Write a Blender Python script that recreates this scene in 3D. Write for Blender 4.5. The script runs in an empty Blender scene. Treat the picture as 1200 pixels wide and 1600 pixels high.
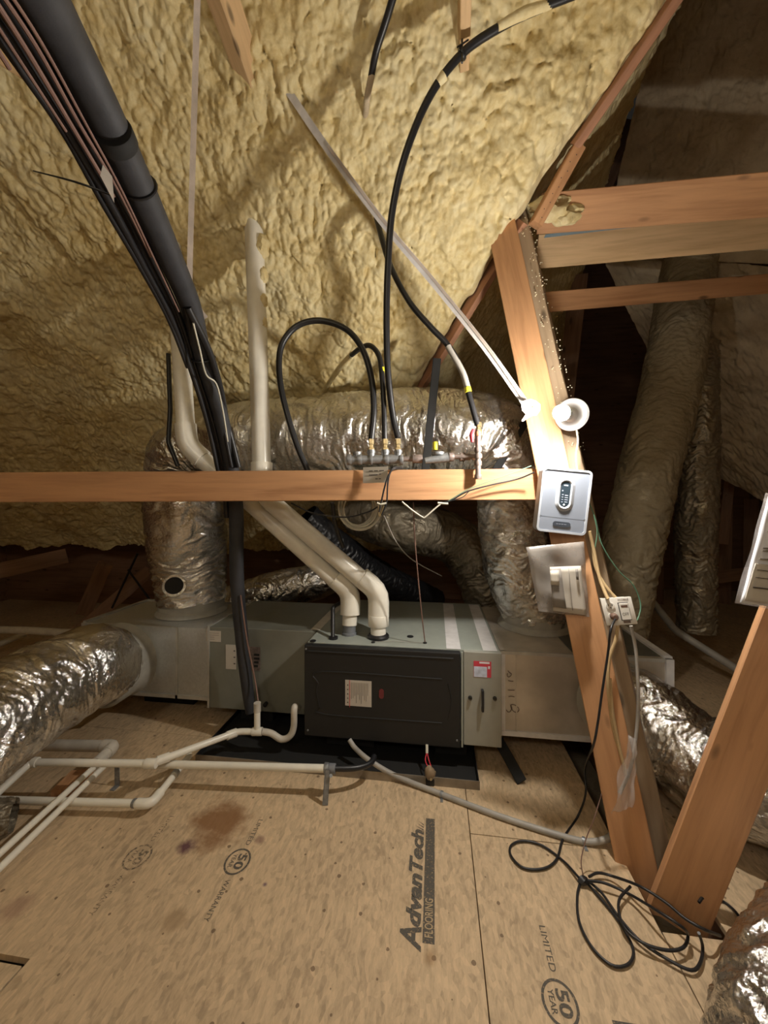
import bpy, bmesh, math, random
import numpy as np
from mathutils import Vector, Matrix, noise as mnoise

# ------------------------------------------------------------------ camera, world, light
C = bpy.context.scene.collection
H = 1.33                      # eye height
TH = math.radians(7.6)        # the attic's own axes are turned 7.6 degrees against the view
cs, sn = math.cos(TH), math.sin(TH)
cam_d = bpy.data.cameras.new('camera'); cam = bpy.data.objects.new('camera', cam_d); C.objects.link(cam)
cam.location = (0, 0, H); cam.rotation_euler = (math.pi/2, 0, TH)
cam_d.sensor_fit = 'HORIZONTAL'; cam_d.sensor_width = 36; cam_d.lens = 18
cam_d.shift_y = -20/1200; cam_d.clip_start = 0.02; cam_d.clip_end = 60
bpy.context.scene.camera = cam
vs = bpy.context.scene.view_settings
vs.view_transform = 'Standard'; vs.look = 'None'; vs.gamma = 1; vs.use_curve_mapping = False
vs.exposure = 0.30
w = bpy.data.worlds.new('world'); bpy.context.scene.world = w; w.use_nodes = True
w.node_tree.nodes['Background'].inputs[0].default_value = (0.010, 0.009, 0.008, 1)
w.node_tree.nodes['Background'].inputs[1].default_value = 1.0
BULB_STRENGTH = 1600.0
def point_lamp(loc, power, radius, col):
    d = bpy.data.lights.new('fill_light', 'POINT'); d.energy = power; d.shadow_soft_size = radius; d.color = col
    o = bpy.data.objects.new('fill_light', d); o.location = loc; C.objects.link(o)
point_lamp((-0.9, -1.5, 2.7), 22, 0.12, (1.0, 0.93, 0.83))      # added fill behind the camera, for unseen light on the near side
point_lamp((0.05, -0.25, 1.75), 5.5, 0.10, (1.0, 0.95, 0.88))  # added fill close to the camera, no such lamp in the attic

# ------------------------------------------------------------------ picture pixel -> point in the attic
def ray(px, py):
    u = (px-600)/600; v = -(py-780)/600
    return Vector((u*cs - sn, u*sn + cs, v))
O = Vector((0, 0, H))
def at(px, py, t): return O + ray(px, py)*t
def atZ(px, py, z):
    r = ray(px, py); return O + r*((z-H)/r.z)
def atY(px, py, Y):
    r = ray(px, py); return O + r*(Y/r.y)

# ------------------------------------------------------------------ numpy noise
_rng = np.random.RandomState(7)
_perm = _rng.permutation(512).astype(np.int64)
def _h(i, j, k):
    return _perm[(_perm[(_perm[i & 511] + j) & 511] + k) & 511]
def vnoise(x, y, z=0.0, seed=0):
    z = np.zeros_like(x) + z
    xi = np.floor(x).astype(np.int64); yi = np.floor(y).astype(np.int64); zi = np.floor(z).astype(np.int64)
    fx, fy, fz = x-xi, y-yi, z-zi
    sx, sy, sz = [f*f*(3-2*f) for f in (fx, fy, fz)]
    r = 0
    for a in (0, 1):
        for b in (0, 1):
            for c in (0, 1):
                wgt = (sx if a else 1-sx)*(sy if b else 1-sy)*(sz if c else 1-sz)
                r = r + wgt*(_h(xi+a+seed, yi+b, zi+c)/511.0)
    return r*2-1
def worley(x, y, seed=0):
    xi = np.floor(x).astype(np.int64); yi = np.floor(y).astype(np.int64)
    best = np.full(x.shape, 9.0)
    for a in (-1, 0, 1):
        for b in (-1, 0, 1):
            cx, cy = xi+a, yi+b
            jx = cx + _h(cx+seed, cy, 3)/511.0; jy = cy + _h(cx+seed, cy, 11)/511.0
            best = np.minimum(best, (x-jx)**2 + (y-jy)**2)
    return np.sqrt(best)

# ------------------------------------------------------------------ objects
def wloc(o):
    v = Vector((0, 0, 0))
    while o is not None:
        v = v + o.location; o = o.parent
    return v
def tag(o, label=None, cat=None, group=None, kind=None):
    if label: o['label'] = label
    if cat: o['category'] = cat
    if group: o['group'] = group
    if kind: o['kind'] = kind
    return o
def thing(name, label, cat, loc, group=None):
    o = bpy.data.objects.new(name, None); o.empty_display_size = 0.05; C.objects.link(o); o.location = loc
    return tag(o, label, cat, group)
def struct_root(name, loc=(0, 0, 0)):
    o = bpy.data.objects.new(name, None); C.objects.link(o); o.location = loc; o['kind'] = 'structure'; return o
def link_mesh(name, V, F, mat, parent=None, smooth=False, centre=None):
    V = np.asarray(V, dtype=np.float64).reshape(-1, 3)
    c = Vector(centre) if centre is not None else Vector(((V.min(0)+V.max(0))/2).tolist())
    me = bpy.data.meshes.new(name)
    me.from_pydata((V-np.array(c)).tolist(), [], [tuple(f) for f in F]); me.validate()
    me.materials.append(mat)
    if smooth: me.polygons.foreach_set('use_smooth', [True]*len(me.polygons))
    o = bpy.data.objects.new(name, me); C.objects.link(o)
    if parent is not None: o.parent = parent; o.location = c - wloc(parent)
    else: o.location = c
    return o
def grid_mesh(name, P, mat, parent=None, wrap=False, smooth=True, uv=None):
    # P: (n, m, 3); fast path for big grids
    n, m = P.shape[:2]
    V = P.reshape(-1, 3); c = (V.min(0)+V.max(0))/2
    i = np.arange(n-1)[:, None]; j = np.arange(m if wrap else m-1)[None, :]
    a = i*m + j; b = i*m + (j+1) % m; d = (i+1)*m + j; e = (i+1)*m + (j+1) % m
    Q = np.stack([a, b, e, d], -1).reshape(-1, 4).astype(np.int32)
    me = bpy.data.meshes.new(name)
    me.vertices.add(len(V)); me.vertices.foreach_set('co', (V-c).astype(np.float32).ravel())
    me.loops.add(Q.size); me.loops.foreach_set('vertex_index', Q.ravel())
    me.polygons.add(len(Q)); me.polygons.foreach_set('loop_start', np.arange(len(Q), dtype=np.int32)*4)
    me.polygons.foreach_set('loop_total', np.full(len(Q), 4, dtype=np.int32))
    me.update(calc_edges=True)
    if smooth: me.polygons.foreach_set('use_smooth', np.ones(len(Q), dtype=bool))
    me.materials.append(mat)
    o = bpy.data.objects.new(name, me); C.objects.link(o)
    cv = Vector(c.tolist())
    if parent is not None: o.parent = parent; o.location = cv - wloc(parent)
    else: o.location = cv
    return o
def spline(pts, step):
    P = np.array([list(p) for p in pts], dtype=float)
    if len(P) == 2:
        n = max(2, int(np.linalg.norm(P[1]-P[0])/step)+1); t = np.linspace(0, 1, n)[:, None]
        return P[0]*(1-t)+P[1]*t, np.linspace(0, 1, n)
    E = np.vstack([2*P[0]-P[1], P, 2*P[-1]-P[-2]]); out = []; par = []
    for k in range(len(P)-1):
        p0, p1, p2, p3 = E[k:k+4]
        n = max(2, int(np.linalg.norm(p2-p1)/step)+1)
        for t in np.linspace(0, 1, n, endpoint=False):
            out.append(0.5*((2*p1)+(-p0+p2)*t+(2*p0-5*p1+4*p2-p3)*t*t+(-p0+3*p1-3*p2+p3)*t**3)); par.append((k+t)/(len(P)-1))
    out.append(P[-1]); par.append(1.0)
    return np.array(out), np.array(par)
def rings(L, R, seg, disp=None):
    n = len(L); T = np.gradient(L, axis=0); T /= np.linalg.norm(T, axis=1)[:, None]+1e-12
    up = np.array([0, 0, 1.0]) if abs(T[0][2]) < 0.9 else np.array([1.0, 0, 0])
    N = np.zeros_like(L); N[0] = up-T[0]*np.dot(up, T[0]); N[0] /= np.linalg.norm(N[0])
    for i in range(1, n):
        v = N[i-1]-T[i]*np.dot(N[i-1], T[i]); N[i] = v/np.linalg.norm(v)
    B = np.cross(T, N); th = np.linspace(0, 2*math.pi, seg, endpoint=False)
    S = np.concatenate([[0], np.cumsum(np.linalg.norm(np.diff(L, axis=0), axis=1))])
    rr = np.asarray(R).reshape(-1, 1)*np.ones((n, seg))
    if disp is not None: rr = rr + disp(S[:, None]*np.ones((1, seg)), th[None, :]*np.ones((n, 1)))
    return L[:, None, :] + rr[..., None]*(np.cos(th)[None, :, None]*N[:, None, :] + np.sin(th)[None, :, None]*B[:, None, :])
class MB:
    def __init__(s): s.v = []; s.f = []
    def add(s, V, F, M=None):
        b = len(s.v)
        for p in V:
            p = Vector(p); s.v.append(tuple(M @ p) if M is not None else tuple(p))
        s.f += [tuple(b+i for i in f) for f in F]; return s
    def box(s, a, b, M=None, bev=0.0):
        return s.cube(a, b, M, bev)
    def cube(s, lo, hi, M=None, bev=0.0):
        lo = Vector(lo); hi = Vector(hi)
        l = Vector((min(lo.x, hi.x), min(lo.y, hi.y), min(lo.z, hi.z))); h = Vector((max(lo.x, hi.x), max(lo.y, hi.y), max(lo.z, hi.z)))
        bm = bmesh.new(); bmesh.ops.create_cube(bm, size=1)
        for v in bm.verts:
            v.co = Vector(((l.x+h.x)/2+v.co.x*(h.x-l.x), (l.y+h.y)/2+v.co.y*(h.y-l.y), (l.z+h.z)/2+v.co.z*(h.z-l.z)))
        if bev > 0: bmesh.ops.bevel(bm, geom=bm.edges[:], offset=bev, segments=2, affect='EDGES', profile=0.5)
        bm.verts.ensure_lookup_table(); bm.verts.index_update()
        s.add([v.co.copy() for v in bm.verts], [[v.index for v in f.verts] for f in bm.faces], M); bm.free(); return s
    def tube(s, pts, r, seg=8, step=0.02, caps=True, raw=False):
        if raw: L = np.array([list(p) for p in pts], float); par = np.linspace(0, 1, len(L))
        else: L, par = spline(pts, step)
        if hasattr(r, '__len__'): R = np.interp(par, np.linspace(0, 1, len(r)), r)
        else: R = np.full(len(L), float(r))
        P = rings(L, R, seg); n = len(L); b = len(s.v)
        s.v += [tuple(x) for x in P.reshape(-1, 3).tolist()]
        for i in range(n-1):
            for j in range(seg):
                k = (j+1) % seg; s.f.append((b+i*seg+j, b+i*seg+k, b+(i+1)*seg+k, b+(i+1)*seg+j))
        if caps:
            s.f.append(tuple(b+j for j in range(seg))[::-1]); s.f.append(tuple(b+(n-1)*seg+j for j in range(seg)))
        return s
    def lathe(s, prof, M, seg=24):     # prof: (radius, height) from bottom to top, about local z
        b = len(s.v); n = len(prof)
        for r, z in prof:
            for j in range(seg):
                a = 2*math.pi*j/seg; s.v.append(tuple(M @ Vector((r*math.cos(a), r*math.sin(a), z))))
        for i in range(n-1):
            for j in range(seg):
                k = (j+1) % seg; s.f.append((b+i*seg+j, b+i*seg+k, b+(i+1)*seg+k, b+(i+1)*seg+j))
        s.f.append(tuple(b+j for j in range(seg))[::-1]); s.f.append(tuple(b+(n-1)*seg+j for j in range(seg)))
        return s
    def prism(s, pts2, z0, z1, M=None):   # outline in local xy, extruded in z
        n = len(pts2); V = [(x, y, z0) for x, y in pts2]+[(x, y, z1) for x, y in pts2]
        F = [tuple(range(n))[::-1], tuple(range(n, 2*n))]+[(i, (i+1) % n, n+(i+1) % n, n+i) for i in range(n)]
        return s.add(V, F, M)
    def build(s, name, mat, parent=None, smooth=False):
        o = link_mesh(name, s.v, s.f, mat, parent, smooth)
        if smooth:
            me = o.data; ang = math.radians(40)
            bm = bmesh.new(); bm.from_mesh(me)
            for e in bm.edges:
                if len(e.link_faces) == 2 and e.calc_face_angle(0) > ang: e.smooth = False
            bm.to_mesh(me); bm.free()
        return o
def frame(origin, z, x=None):
    z = Vector(z).normalized(); x = Vector(x) if x is not None else (Vector((1, 0, 0)) if abs(z.x) < 0.9 else Vector((0, 1, 0)))
    x = (x - z*x.dot(z)).normalized(); y = z.cross(x)
    M = Matrix((x, y, z)).transposed().to_4x4(); M.translation = Vector(origin); return M
def blob(mb, c, r, seed=0, amp=0.25, sub=3, sc=(1, 1, 1)):
    bm = bmesh.new(); bmesh.ops.create_icosphere(bm, subdivisions=sub, radius=1)
    for v in bm.verts:
        n = v.co.normalized(); d = 1+amp*mnoise.noise(n*1.8+Vector((seed*3.1, 0, seed)))+amp*0.5*mnoise.noise(n*4.5+Vector((0, seed*2.7, 1)))
        v.co = Vector((n.x*sc[0], n.y*sc[1], n.z*sc[2]))*d*r + Vector(c)
    bm.verts.index_update(); mb.add([v.co.copy() for v in bm.verts], [[v.index for v in f.verts] for f in bm.faces]); bm.free()
    return mb
def lumber(name, p0, p1, wid, thk, mat, label=None, cat='beam', facing=None, kind=None, parent=None, jag=0.0, group=None):
    """board whose length runs p0->p1 (local x), width along local y, thickness along local z"""
    p0 = Vector(p0); p1 = Vector(p1); x = (p1-p0); L = x.length; x.normalize()
    f = Vector(facing) if facing is not None else (O-(p0+p1)/2)
    z = (f - x*f.dot(x)).normalized(); y = z.cross(x)
    bm = bmesh.new(); nx = max(2, int(L/0.12))
    b = 0.003; sec = [(-wid/2+b, -thk/2), (wid/2-b, -thk/2), (wid/2, -thk/2+b), (wid/2, thk/2-b), (wid/2-b, thk/2), (-wid/2+b, thk/2), (-wid/2, thk/2-b), (-wid/2, -thk/2+b)]
    V = []; F = []
    sd = hash(name) % 97
    for i in range(nx+1):
        for k, (a, c) in enumerate(sec):
            q = Vector((L*(i/nx-0.5)*1.0, a, c))
            j = mnoise.noise(Vector((q.x*4+p0.x*7, a*20, c*30+p0.z*5)))*(0.0012+jag)
            V.append((q.x, q.y+j, q.z+j*0.6))
    for i in range(nx):
        for k in range(8):
            m = (k+1) % 8; F.append((i*8+k, i*8+m, (i+1)*8+m, (i+1)*8+k))
    F.append(tuple(range(8))[::-1]); F.append(tuple(nx*8+k for k in range(8)))
    me = bpy.data.meshes.new(name); me.from_pydata(V, [], F); me.materials.append(mat); bm.free()
    o = bpy.data.objects.new(name, me); C.objects.link(o)
    R = Matrix((x, y, z)).transposed()
    o.rotation_euler = R.to_euler(); o.location = (p0+p1)/2 - (wloc(parent) if parent else Vector((0, 0, 0)))
    if parent: o.parent = parent
    if label: tag(o, label, cat, group)
    if kind: o['kind'] = kind
    return o
def text_mesh(name, body, M, w_, h_, mat, parent, shear=0.0, bold=0.0, lift=0.0008, spacing=1.0, thick=0.0):
    cu = bpy.data.curves.new(name, 'FONT'); cu.body = body; cu.size = 1; cu.shear = shear; cu.offset = bold; cu.space_character = spacing
    cu.resolution_u = 3; cu.extrude = 0.0
    to = bpy.data.objects.new(name, cu); C.objects.link(to); bpy.context.view_layer.update()
    me = bpy.data.meshes.new_from_object(to.evaluated_get(bpy.context.evaluated_depsgraph_get()))
    V = np.array([v.co[:] for v in me.vertices]); F = [tuple(p.vertices) for p in me.polygons]
    bpy.data.objects.remove(to)
    lo, hi = V.min(0), V.max(0)
    V = (V-lo)/(np.maximum(hi-lo, 1e-9)); W = [tuple(M @ Vector((x*w_, y*h_, lift))) for x, y, z in V.tolist()]
    o = link_mesh(name, W, F, mat, parent); bpy.data.meshes.remove(me)
    return o

# ------------------------------------------------------------------ materials
class NT:
    def __init__(s, name):
        s.m = bpy.data.materials.new(name); s.m.use_nodes = True; s.t = s.m.node_tree; s.b = s.t.nodes['Principled BSDF']
    def n(s, typ, **kw):
        x = s.t.nodes.new(typ)
        for k, v in kw.items():
            if k in x.inputs.keys(): x.inputs[k].default_value = v
            else: setattr(x, k, v)
        return x
    def l(s, a, b): s.t.links.new(a, b)
    def noise(s, vec, scale, detail=3, rough=0.5, dist=0.0):
        x = s.n('ShaderNodeTexNoise'); x.inputs['Scale'].default_value = scale; x.inputs['Detail'].default_value = detail
        x.inputs['Roughness'].default_value = rough; x.inputs['Distortion'].default_value = dist; s.l(vec, x.inputs['Vector']); return x.outputs['Fac']
    def mapping(s, vec, scale=(1, 1, 1), rot=(0, 0, 0), loc=(0, 0, 0)):
        x = s.n('ShaderNodeMapping'); x.inputs['Scale'].default_value = scale; x.inputs['Rotation'].default_value = rot; x.inputs['Location'].default_value = loc
        s.l(vec, x.inputs['Vector']); return x.outputs[0]
    def ramp(s, fac, stops):
        x = s.n('ShaderNodeValToRGB'); e = x.color_ramp.elements
        while len(e) < len(stops): e.new(0.5)
        for q, (p, c) in zip(e, stops): q.position = p; q.color = (*c, 1) if len(c) == 3 else c
        s.l(fac, x.inputs[0]); return x.outputs[0]
    def mix(s, fac, a, b, blend='MIX'):
        x = s.n('ShaderNodeMix'); x.data_type = 'RGBA'; x.blend_type = blend
        for i, v in ((0, fac), (6, a), (7, b)):
            if hasattr(v, 'links') or hasattr(v, 'is_output'): s.l(v, x.inputs[i])
            else: x.inputs[i].default_value = v if i == 0 else (*v, 1)
        return x.outputs[2]
    def math(s, op, a, b=0.0, c=0.0, clamp=False):
        x = s.n('ShaderNodeMath', operation=op); x.use_clamp = clamp
        for i, v in enumerate((a, b, c)):
            if hasattr(v, 'is_output'): s.l(v, x.inputs[i])
            else: x.inputs[i].default_value = v
        return x.outputs[0]
    def bump(s, h, strength, dist):
        x = s.n('ShaderNodeBump'); x.inputs['Strength'].default_value = strength; x.inputs['Distance'].default_value = dist
        s.l(h, x.inputs['Height']); s.l(x.outputs[0], s.b.inputs['Normal']); return x
    def obj(s): return s.n('ShaderNodeTexCoord').outputs['Object']
    def pos(s): return s.n('ShaderNodeNewGeometry').outputs['Position']
    def set(s, **kw):
        for k, v in kw.items():
            i = s.b.inputs[k.replace('_', ' ')]
            if hasattr(v, 'is_output'): s.l(v, i)
            else: i.default_value = (*v, 1) if isinstance(v, tuple) and len(v) == 3 else v
        return s
def plain(name, col, rough=0.5, metal=0.0, var=0.12, sc=18, bump=0.0, **kw):
    a = NT(name); p = a.pos(); f = a.noise(p, sc, 4)
    d = tuple(c*(1-var) for c in col); u = tuple(min(1, c*(1+var)) for c in col)
    a.set(Base_Color=a.ramp(f, [(0.3, d), (0.7, u)]), Roughness=rough, Metallic=metal)
    if bump: a.bump(a.noise(p, sc*6, 3), bump, 0.002)
    for k, v in kw.items(): a.set(**{k: v})
    return a.m
def wood(name, base, dark, rough=0.65, dirt=0.3):
    a = NT(name); o = a.obj(); inf = a.n('ShaderNodeObjectInfo')
    off = a.n('ShaderNodeVectorMath', operation='ADD'); a.l(o, off.inputs[0])
    cmb = a.n('ShaderNodeCombineXYZ')
    r = a.math('MULTIPLY', inf.outputs['Random'], 37.0)
    a.l(r, cmb.inputs[0]); a.l(r, cmb.inputs[1]); a.l(r, cmb.inputs[2]); a.l(cmb.outputs[0], off.inputs[1]); v = off.outputs[0]
    g = a.noise(a.mapping(v, (2.2, 34, 34)), 1.0, 5, 0.62, 0.6)
    g2 = a.noise(a.mapping(v, (0.9, 9, 9)), 1.0, 3, 0.5, 1.2)
    col = a.ramp(a.math('ADD', a.math('MULTIPLY', g, 0.6), a.math('MULTIPLY', g2, 0.4)), [(0.30, dark), (0.52, base), (0.75, tuple(min(1, c*1.18) for c in base))])
    vo = a.n('ShaderNodeTexVoronoi'); vo.inputs['Scale'].default_value = 1.0; a.l(a.mapping(v, (3.2, 9, 9)), vo.inputs['Vector'])
    knot = a.ramp(vo.outputs['Distance'], [(0.06, (1, 1, 1)), (0.13, (0, 0, 0))])
    col = a.mix(a.math('MULTIPLY', knot, 0.75), col, tuple(c*0.22 for c in dark))
    st = a.ramp(a.noise(a.mapping(v, (1.2, 4, 4)), 1.5, 4), [(0.45, (0, 0, 0)), (0.75, (1, 1, 1))])
    col = a.mix(a.math('MULTIPLY', st, dirt), col, tuple(c*0.5 for c in base))
    a.set(Base_Color=col, Roughness=rough); a.bump(g, 0.25, 0.002); return a.m
M = {}
M['wood'] = wood('wood_fir', (0.56, 0.30, 0.145), (0.36, 0.17, 0.075))
M['wood_pale'] = wood('wood_pale', (0.66, 0.45, 0.24), (0.46, 0.29, 0.14))
M['wood_dark'] = wood('wood_deep_brown', (0.24, 0.13, 0.075), (0.13, 0.065, 0.035), dirt=0.5)  # darker brown than the fir, for rear timbers and closing walls
M['wood_grey'] = wood('wood_weathered', (0.42, 0.31, 0.20), (0.26, 0.18, 0.11), dirt=0.5)
M['wood_red'] = wood('wood_reddish', (0.42, 0.21, 0.12), (0.26, 0.12, 0.06))
# spray foam
a = NT('spray_foam'); p = a.pos()
f1 = a.noise(p, 2.2, 3); f2 = a.noise(p, 26, 4, 0.6)
f = a.math('ADD', a.math('MULTIPLY', f1, 0.55), a.math('MULTIPLY', f2, 0.45))
col = a.ramp(f, [(0.33, (0.54, 0.40, 0.16)), (0.50, (0.73, 0.61, 0.33)), (0.68, (0.82, 0.74, 0.48))])
a.set(Base_Color=col, Roughness=0.62, Specular_IOR_Level=0.35)
vo = a.n('ShaderNodeTexVoronoi'); vo.feature = 'SMOOTH_F1'; vo.inputs['Scale'].default_value = 75; a.l(p, vo.inputs['Vector'])
a.bump(a.math('ADD', a.noise(p, 60, 5, 0.6), a.math('MULTIPLY', vo.outputs['Distance'], -0.8)), 0.45, 0.006); M['foam'] = a.m
a = NT('spray_foam_brown'); p = a.pos()  # browner, duller foam than on the main slope
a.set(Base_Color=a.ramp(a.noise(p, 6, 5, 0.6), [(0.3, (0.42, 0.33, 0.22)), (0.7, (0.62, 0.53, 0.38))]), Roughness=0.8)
a.bump(a.noise(p, 45, 5, 0.65), 0.5, 0.01); M['foam_brown'] = a.m
# foil jackets
def foil(name, col, rough=0.2, sc=38, st=0.5, dust=0.0, dustcol=(0.35, 0.29, 0.18)):
    a = NT(name); p = a.pos()
    c = a.ramp(a.noise(p, 9, 4), [(0.3, tuple(x*0.82 for x in col)), (0.7, col)])
    n1 = a.noise(p, sc, 5, 0.62, 0.8)
    vo = a.n('ShaderNodeTexVoronoi'); vo.feature = 'F1'; vo.inputs['Scale'].default_value = sc*1.1; a.l(p, vo.inputs['Vector'])
    d = a.ramp(a.noise(p, 5, 4, 0.6), [(0.5-dust*0.35, (0, 0, 0)), (0.72-dust*0.3, (1, 1, 1))])
    dm = a.math('MULTIPLY', d, min(1.0, dust*1.3))
    a.set(Base_Color=a.mix(dm, c, dustcol), Metallic=a.math('SUBTRACT', 1.0, dm), Roughness=a.math('ADD', a.math('MULTIPLY', dm, 0.4), rough))
    a.bump(a.math('ADD', n1, a.math('MULTIPLY', vo.outputs['Distance'], 0.5)), st, 0.012); return a.m
M['foil'] = foil('foil_jacket', (0.78, 0.77, 0.74), dust=0.2, sc=55, st=0.4)
M['foil_bright'] = foil('foil_jacket_bright', (0.86, 0.855, 0.84), rough=0.16, dust=0.06, sc=60, st=0.4)
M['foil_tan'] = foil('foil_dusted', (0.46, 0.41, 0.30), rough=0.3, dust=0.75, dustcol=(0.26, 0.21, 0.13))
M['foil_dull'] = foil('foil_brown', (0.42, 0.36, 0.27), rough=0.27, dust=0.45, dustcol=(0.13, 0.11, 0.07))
M['mastic'] = plain('duct_mastic', (0.38, 0.37, 0.33), 0.75, bump=0.3)
a = NT('galvanised'); p = a.pos()
vo = a.n('ShaderNodeTexVoronoi'); vo.inputs['Scale'].default_value = 90; a.l(p, vo.inputs['Vector'])
a.set(Base_Color=a.mix(a.math('MULTIPLY', a.noise(p, 7, 4), 0.7), (0.64, 0.66, 0.66), a.ramp(vo.outputs['Color'], [(0, (0.46, 0.48, 0.48)), (1, (0.68, 0.70, 0.70))])), Metallic=0.75, Roughness=0.42)
a.bump(a.noise(p, 5, 2), 0.12, 0.02); M['galv'] = a.m
M['galv_edge'] = plain('galvanised_flange', (0.60, 0.60, 0.58), 0.4, 0.6)
M['wrap'] = plain('foil_faced_board', (0.62, 0.57, 0.50), 0.38, 0.45, var=0.2, sc=6)
M['cabinet'] = plain('cabinet_grey', (0.20, 0.205, 0.175), 0.5, 0.1, var=0.05)
M['cabinet_top'] = plain('cabinet_pale', (0.34, 0.37, 0.335), 0.45, 0.1, var=0.05)
M['panel'] = plain('panel_grey', (0.34, 0.34, 0.30), 0.5, 0.1, var=0.04)
M['tape'] = plain('foil_tape', (0.82, 0.81, 0.82), 0.4, 0.2, var=0.1)
M['door_black'] = plain('door_black', (0.011, 0.012, 0.0135), 0.5, 0.0, var=0.06)
M['black'] = plain('black_plastic', (0.014, 0.014, 0.016), 0.4)
M['black_rubber'] = plain('black_insulation', (0.030, 0.031, 0.036), 0.62, var=0.2, bump=0.2)
M['black_matte'] = plain('black_matte', (0.010, 0.010, 0.010), 0.8)
M['pvc'] = plain('pvc_white', (0.80, 0.77, 0.68), 0.28, var=0.05)
M['pvc_dull'] = plain('pvc_dusty', (0.56, 0.52, 0.45), 0.45, var=0.12)
M['pvc_grey'] = plain('pvc_grey', (0.18, 0.19, 0.21), 0.45)
M['brass'] = plain('brass', (0.72, 0.58, 0.33), 0.3, 0.9)
M['iron'] = plain('galvanised_iron', (0.27, 0.28, 0.29), 0.45, 0.55, var=0.2, sc=60)
M['knob'] = plain('dark_chrome', (0.10, 0.10, 0.10), 0.15, 1.0)
M['iron_rust'] = plain('rusty_iron', (0.26, 0.21, 0.19), 0.5, 0.6, var=0.3, sc=60)
M['yellow'] = plain('yellow_cap', (0.80, 0.72, 0.05), 0.4)
M['red'] = plain('red_handle', (0.62, 0.06, 0.08), 0.4)
M['copper'] = plain('copper_wire', (0.22, 0.13, 0.105), 0.5)
M['grey_wire'] = plain('grey_wire', (0.36, 0.34, 0.31), 0.5)
M['white_wire'] = plain('white_cable', (0.62, 0.60, 0.50), 0.45)
M['yellow_wire'] = plain('cream_cable', (0.50, 0.36, 0.19), 0.5)
M['green_wire'] = plain('green_wire', (0.09, 0.20, 0.13), 0.5)
M['strap'] = plain('webbing', (0.50, 0.43, 0.38), 0.7, var=0.15, bump=0.4)
M['strap_white'] = plain('webbing_white', (0.62, 0.60, 0.60), 0.7, var=0.15, bump=0.4)
M['device'] = plain('device_grey', (0.23, 0.26, 0.32), 0.5, 0.05, var=0.02)
M['device_rim'] = plain('device_rim', (0.42, 0.45, 0.50), 0.45, var=0.02)
M['device_dark'] = plain('device_window', (0.025, 0.04, 0.055), 0.3, var=0.05)
M['slate'] = plain('device_badge', (0.05, 0.06, 0.08), 0.4)
M['white'] = plain('white_plastic', (0.76, 0.74, 0.69), 0.35, var=0.02)
M['ceramic'] = plain('ceramic_white', (0.80, 0.82, 0.85), 0.3, var=0.02)
M['paper'] = plain('paper', (0.55, 0.51, 0.45), 0.8, var=0.05)
M['paper_white'] = plain('paper_white', (0.74, 0.75, 0.80), 0.7, var=0.05)
M['ink'] = plain('ink', (0.06, 0.05, 0.05), 0.7)
M['ink_grey'] = plain('small_print', (0.24, 0.22, 0.20), 0.7)
M['marker'] = plain('marker_ink', (0.12, 0.07, 0.05), 0.6)
M['red_label'] = plain('red_label', (0.56, 0.05, 0.08), 0.45)
M['blue_label'] = plain('blue_white_label', (0.55, 0.60, 0.74), 0.45, var=0.25, sc=40)
M['red_dim'] = plain('dim_red_emblem', (0.16, 0.025, 0.03), 0.45)
M['bag'] = plain('plastic_sleeve', (0.40, 0.37, 0.34), 0.25, var=0.05)
nb = M['bag'].node_tree.nodes['Principled BSDF']; nb.inputs['Alpha'].default_value = 0.5
M['clear'] = plain('clear_poly', (0.75, 0.70, 0.68), 0.15, var=0.05)
nb = M['clear'].node_tree.nodes['Principled BSDF']; nb.inputs['Alpha'].default_value = 0.25
M['speck'] = plain('foam_speck', (0.82, 0.76, 0.55), 0.6)
# floor print: worn ink
a = NT('worn_print'); p = a.pos()
a.set(Base_Color=(0.10, 0.09, 0.075), Roughness=0.8, Alpha=a.ramp(a.noise(p, 130, 4, 0.7), [(0.33, (0.25,)*3), (0.5, (0.92,)*3)])); M['print'] = a.m
a = NT('faint_print'); p = a.pos()
a.set(Base_Color=(0.13, 0.11, 0.09), Roughness=0.8, Alpha=a.ramp(a.noise(p, 110, 4, 0.7), [(0.40, (0.05,)*3), (0.6, (0.75,)*3)])); M['print_faint'] = a.m
a = NT('bare_print'); a.set(Base_Color=(0.46, 0.34, 0.20), Roughness=0.8); M['print_rev'] = a.m
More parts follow.
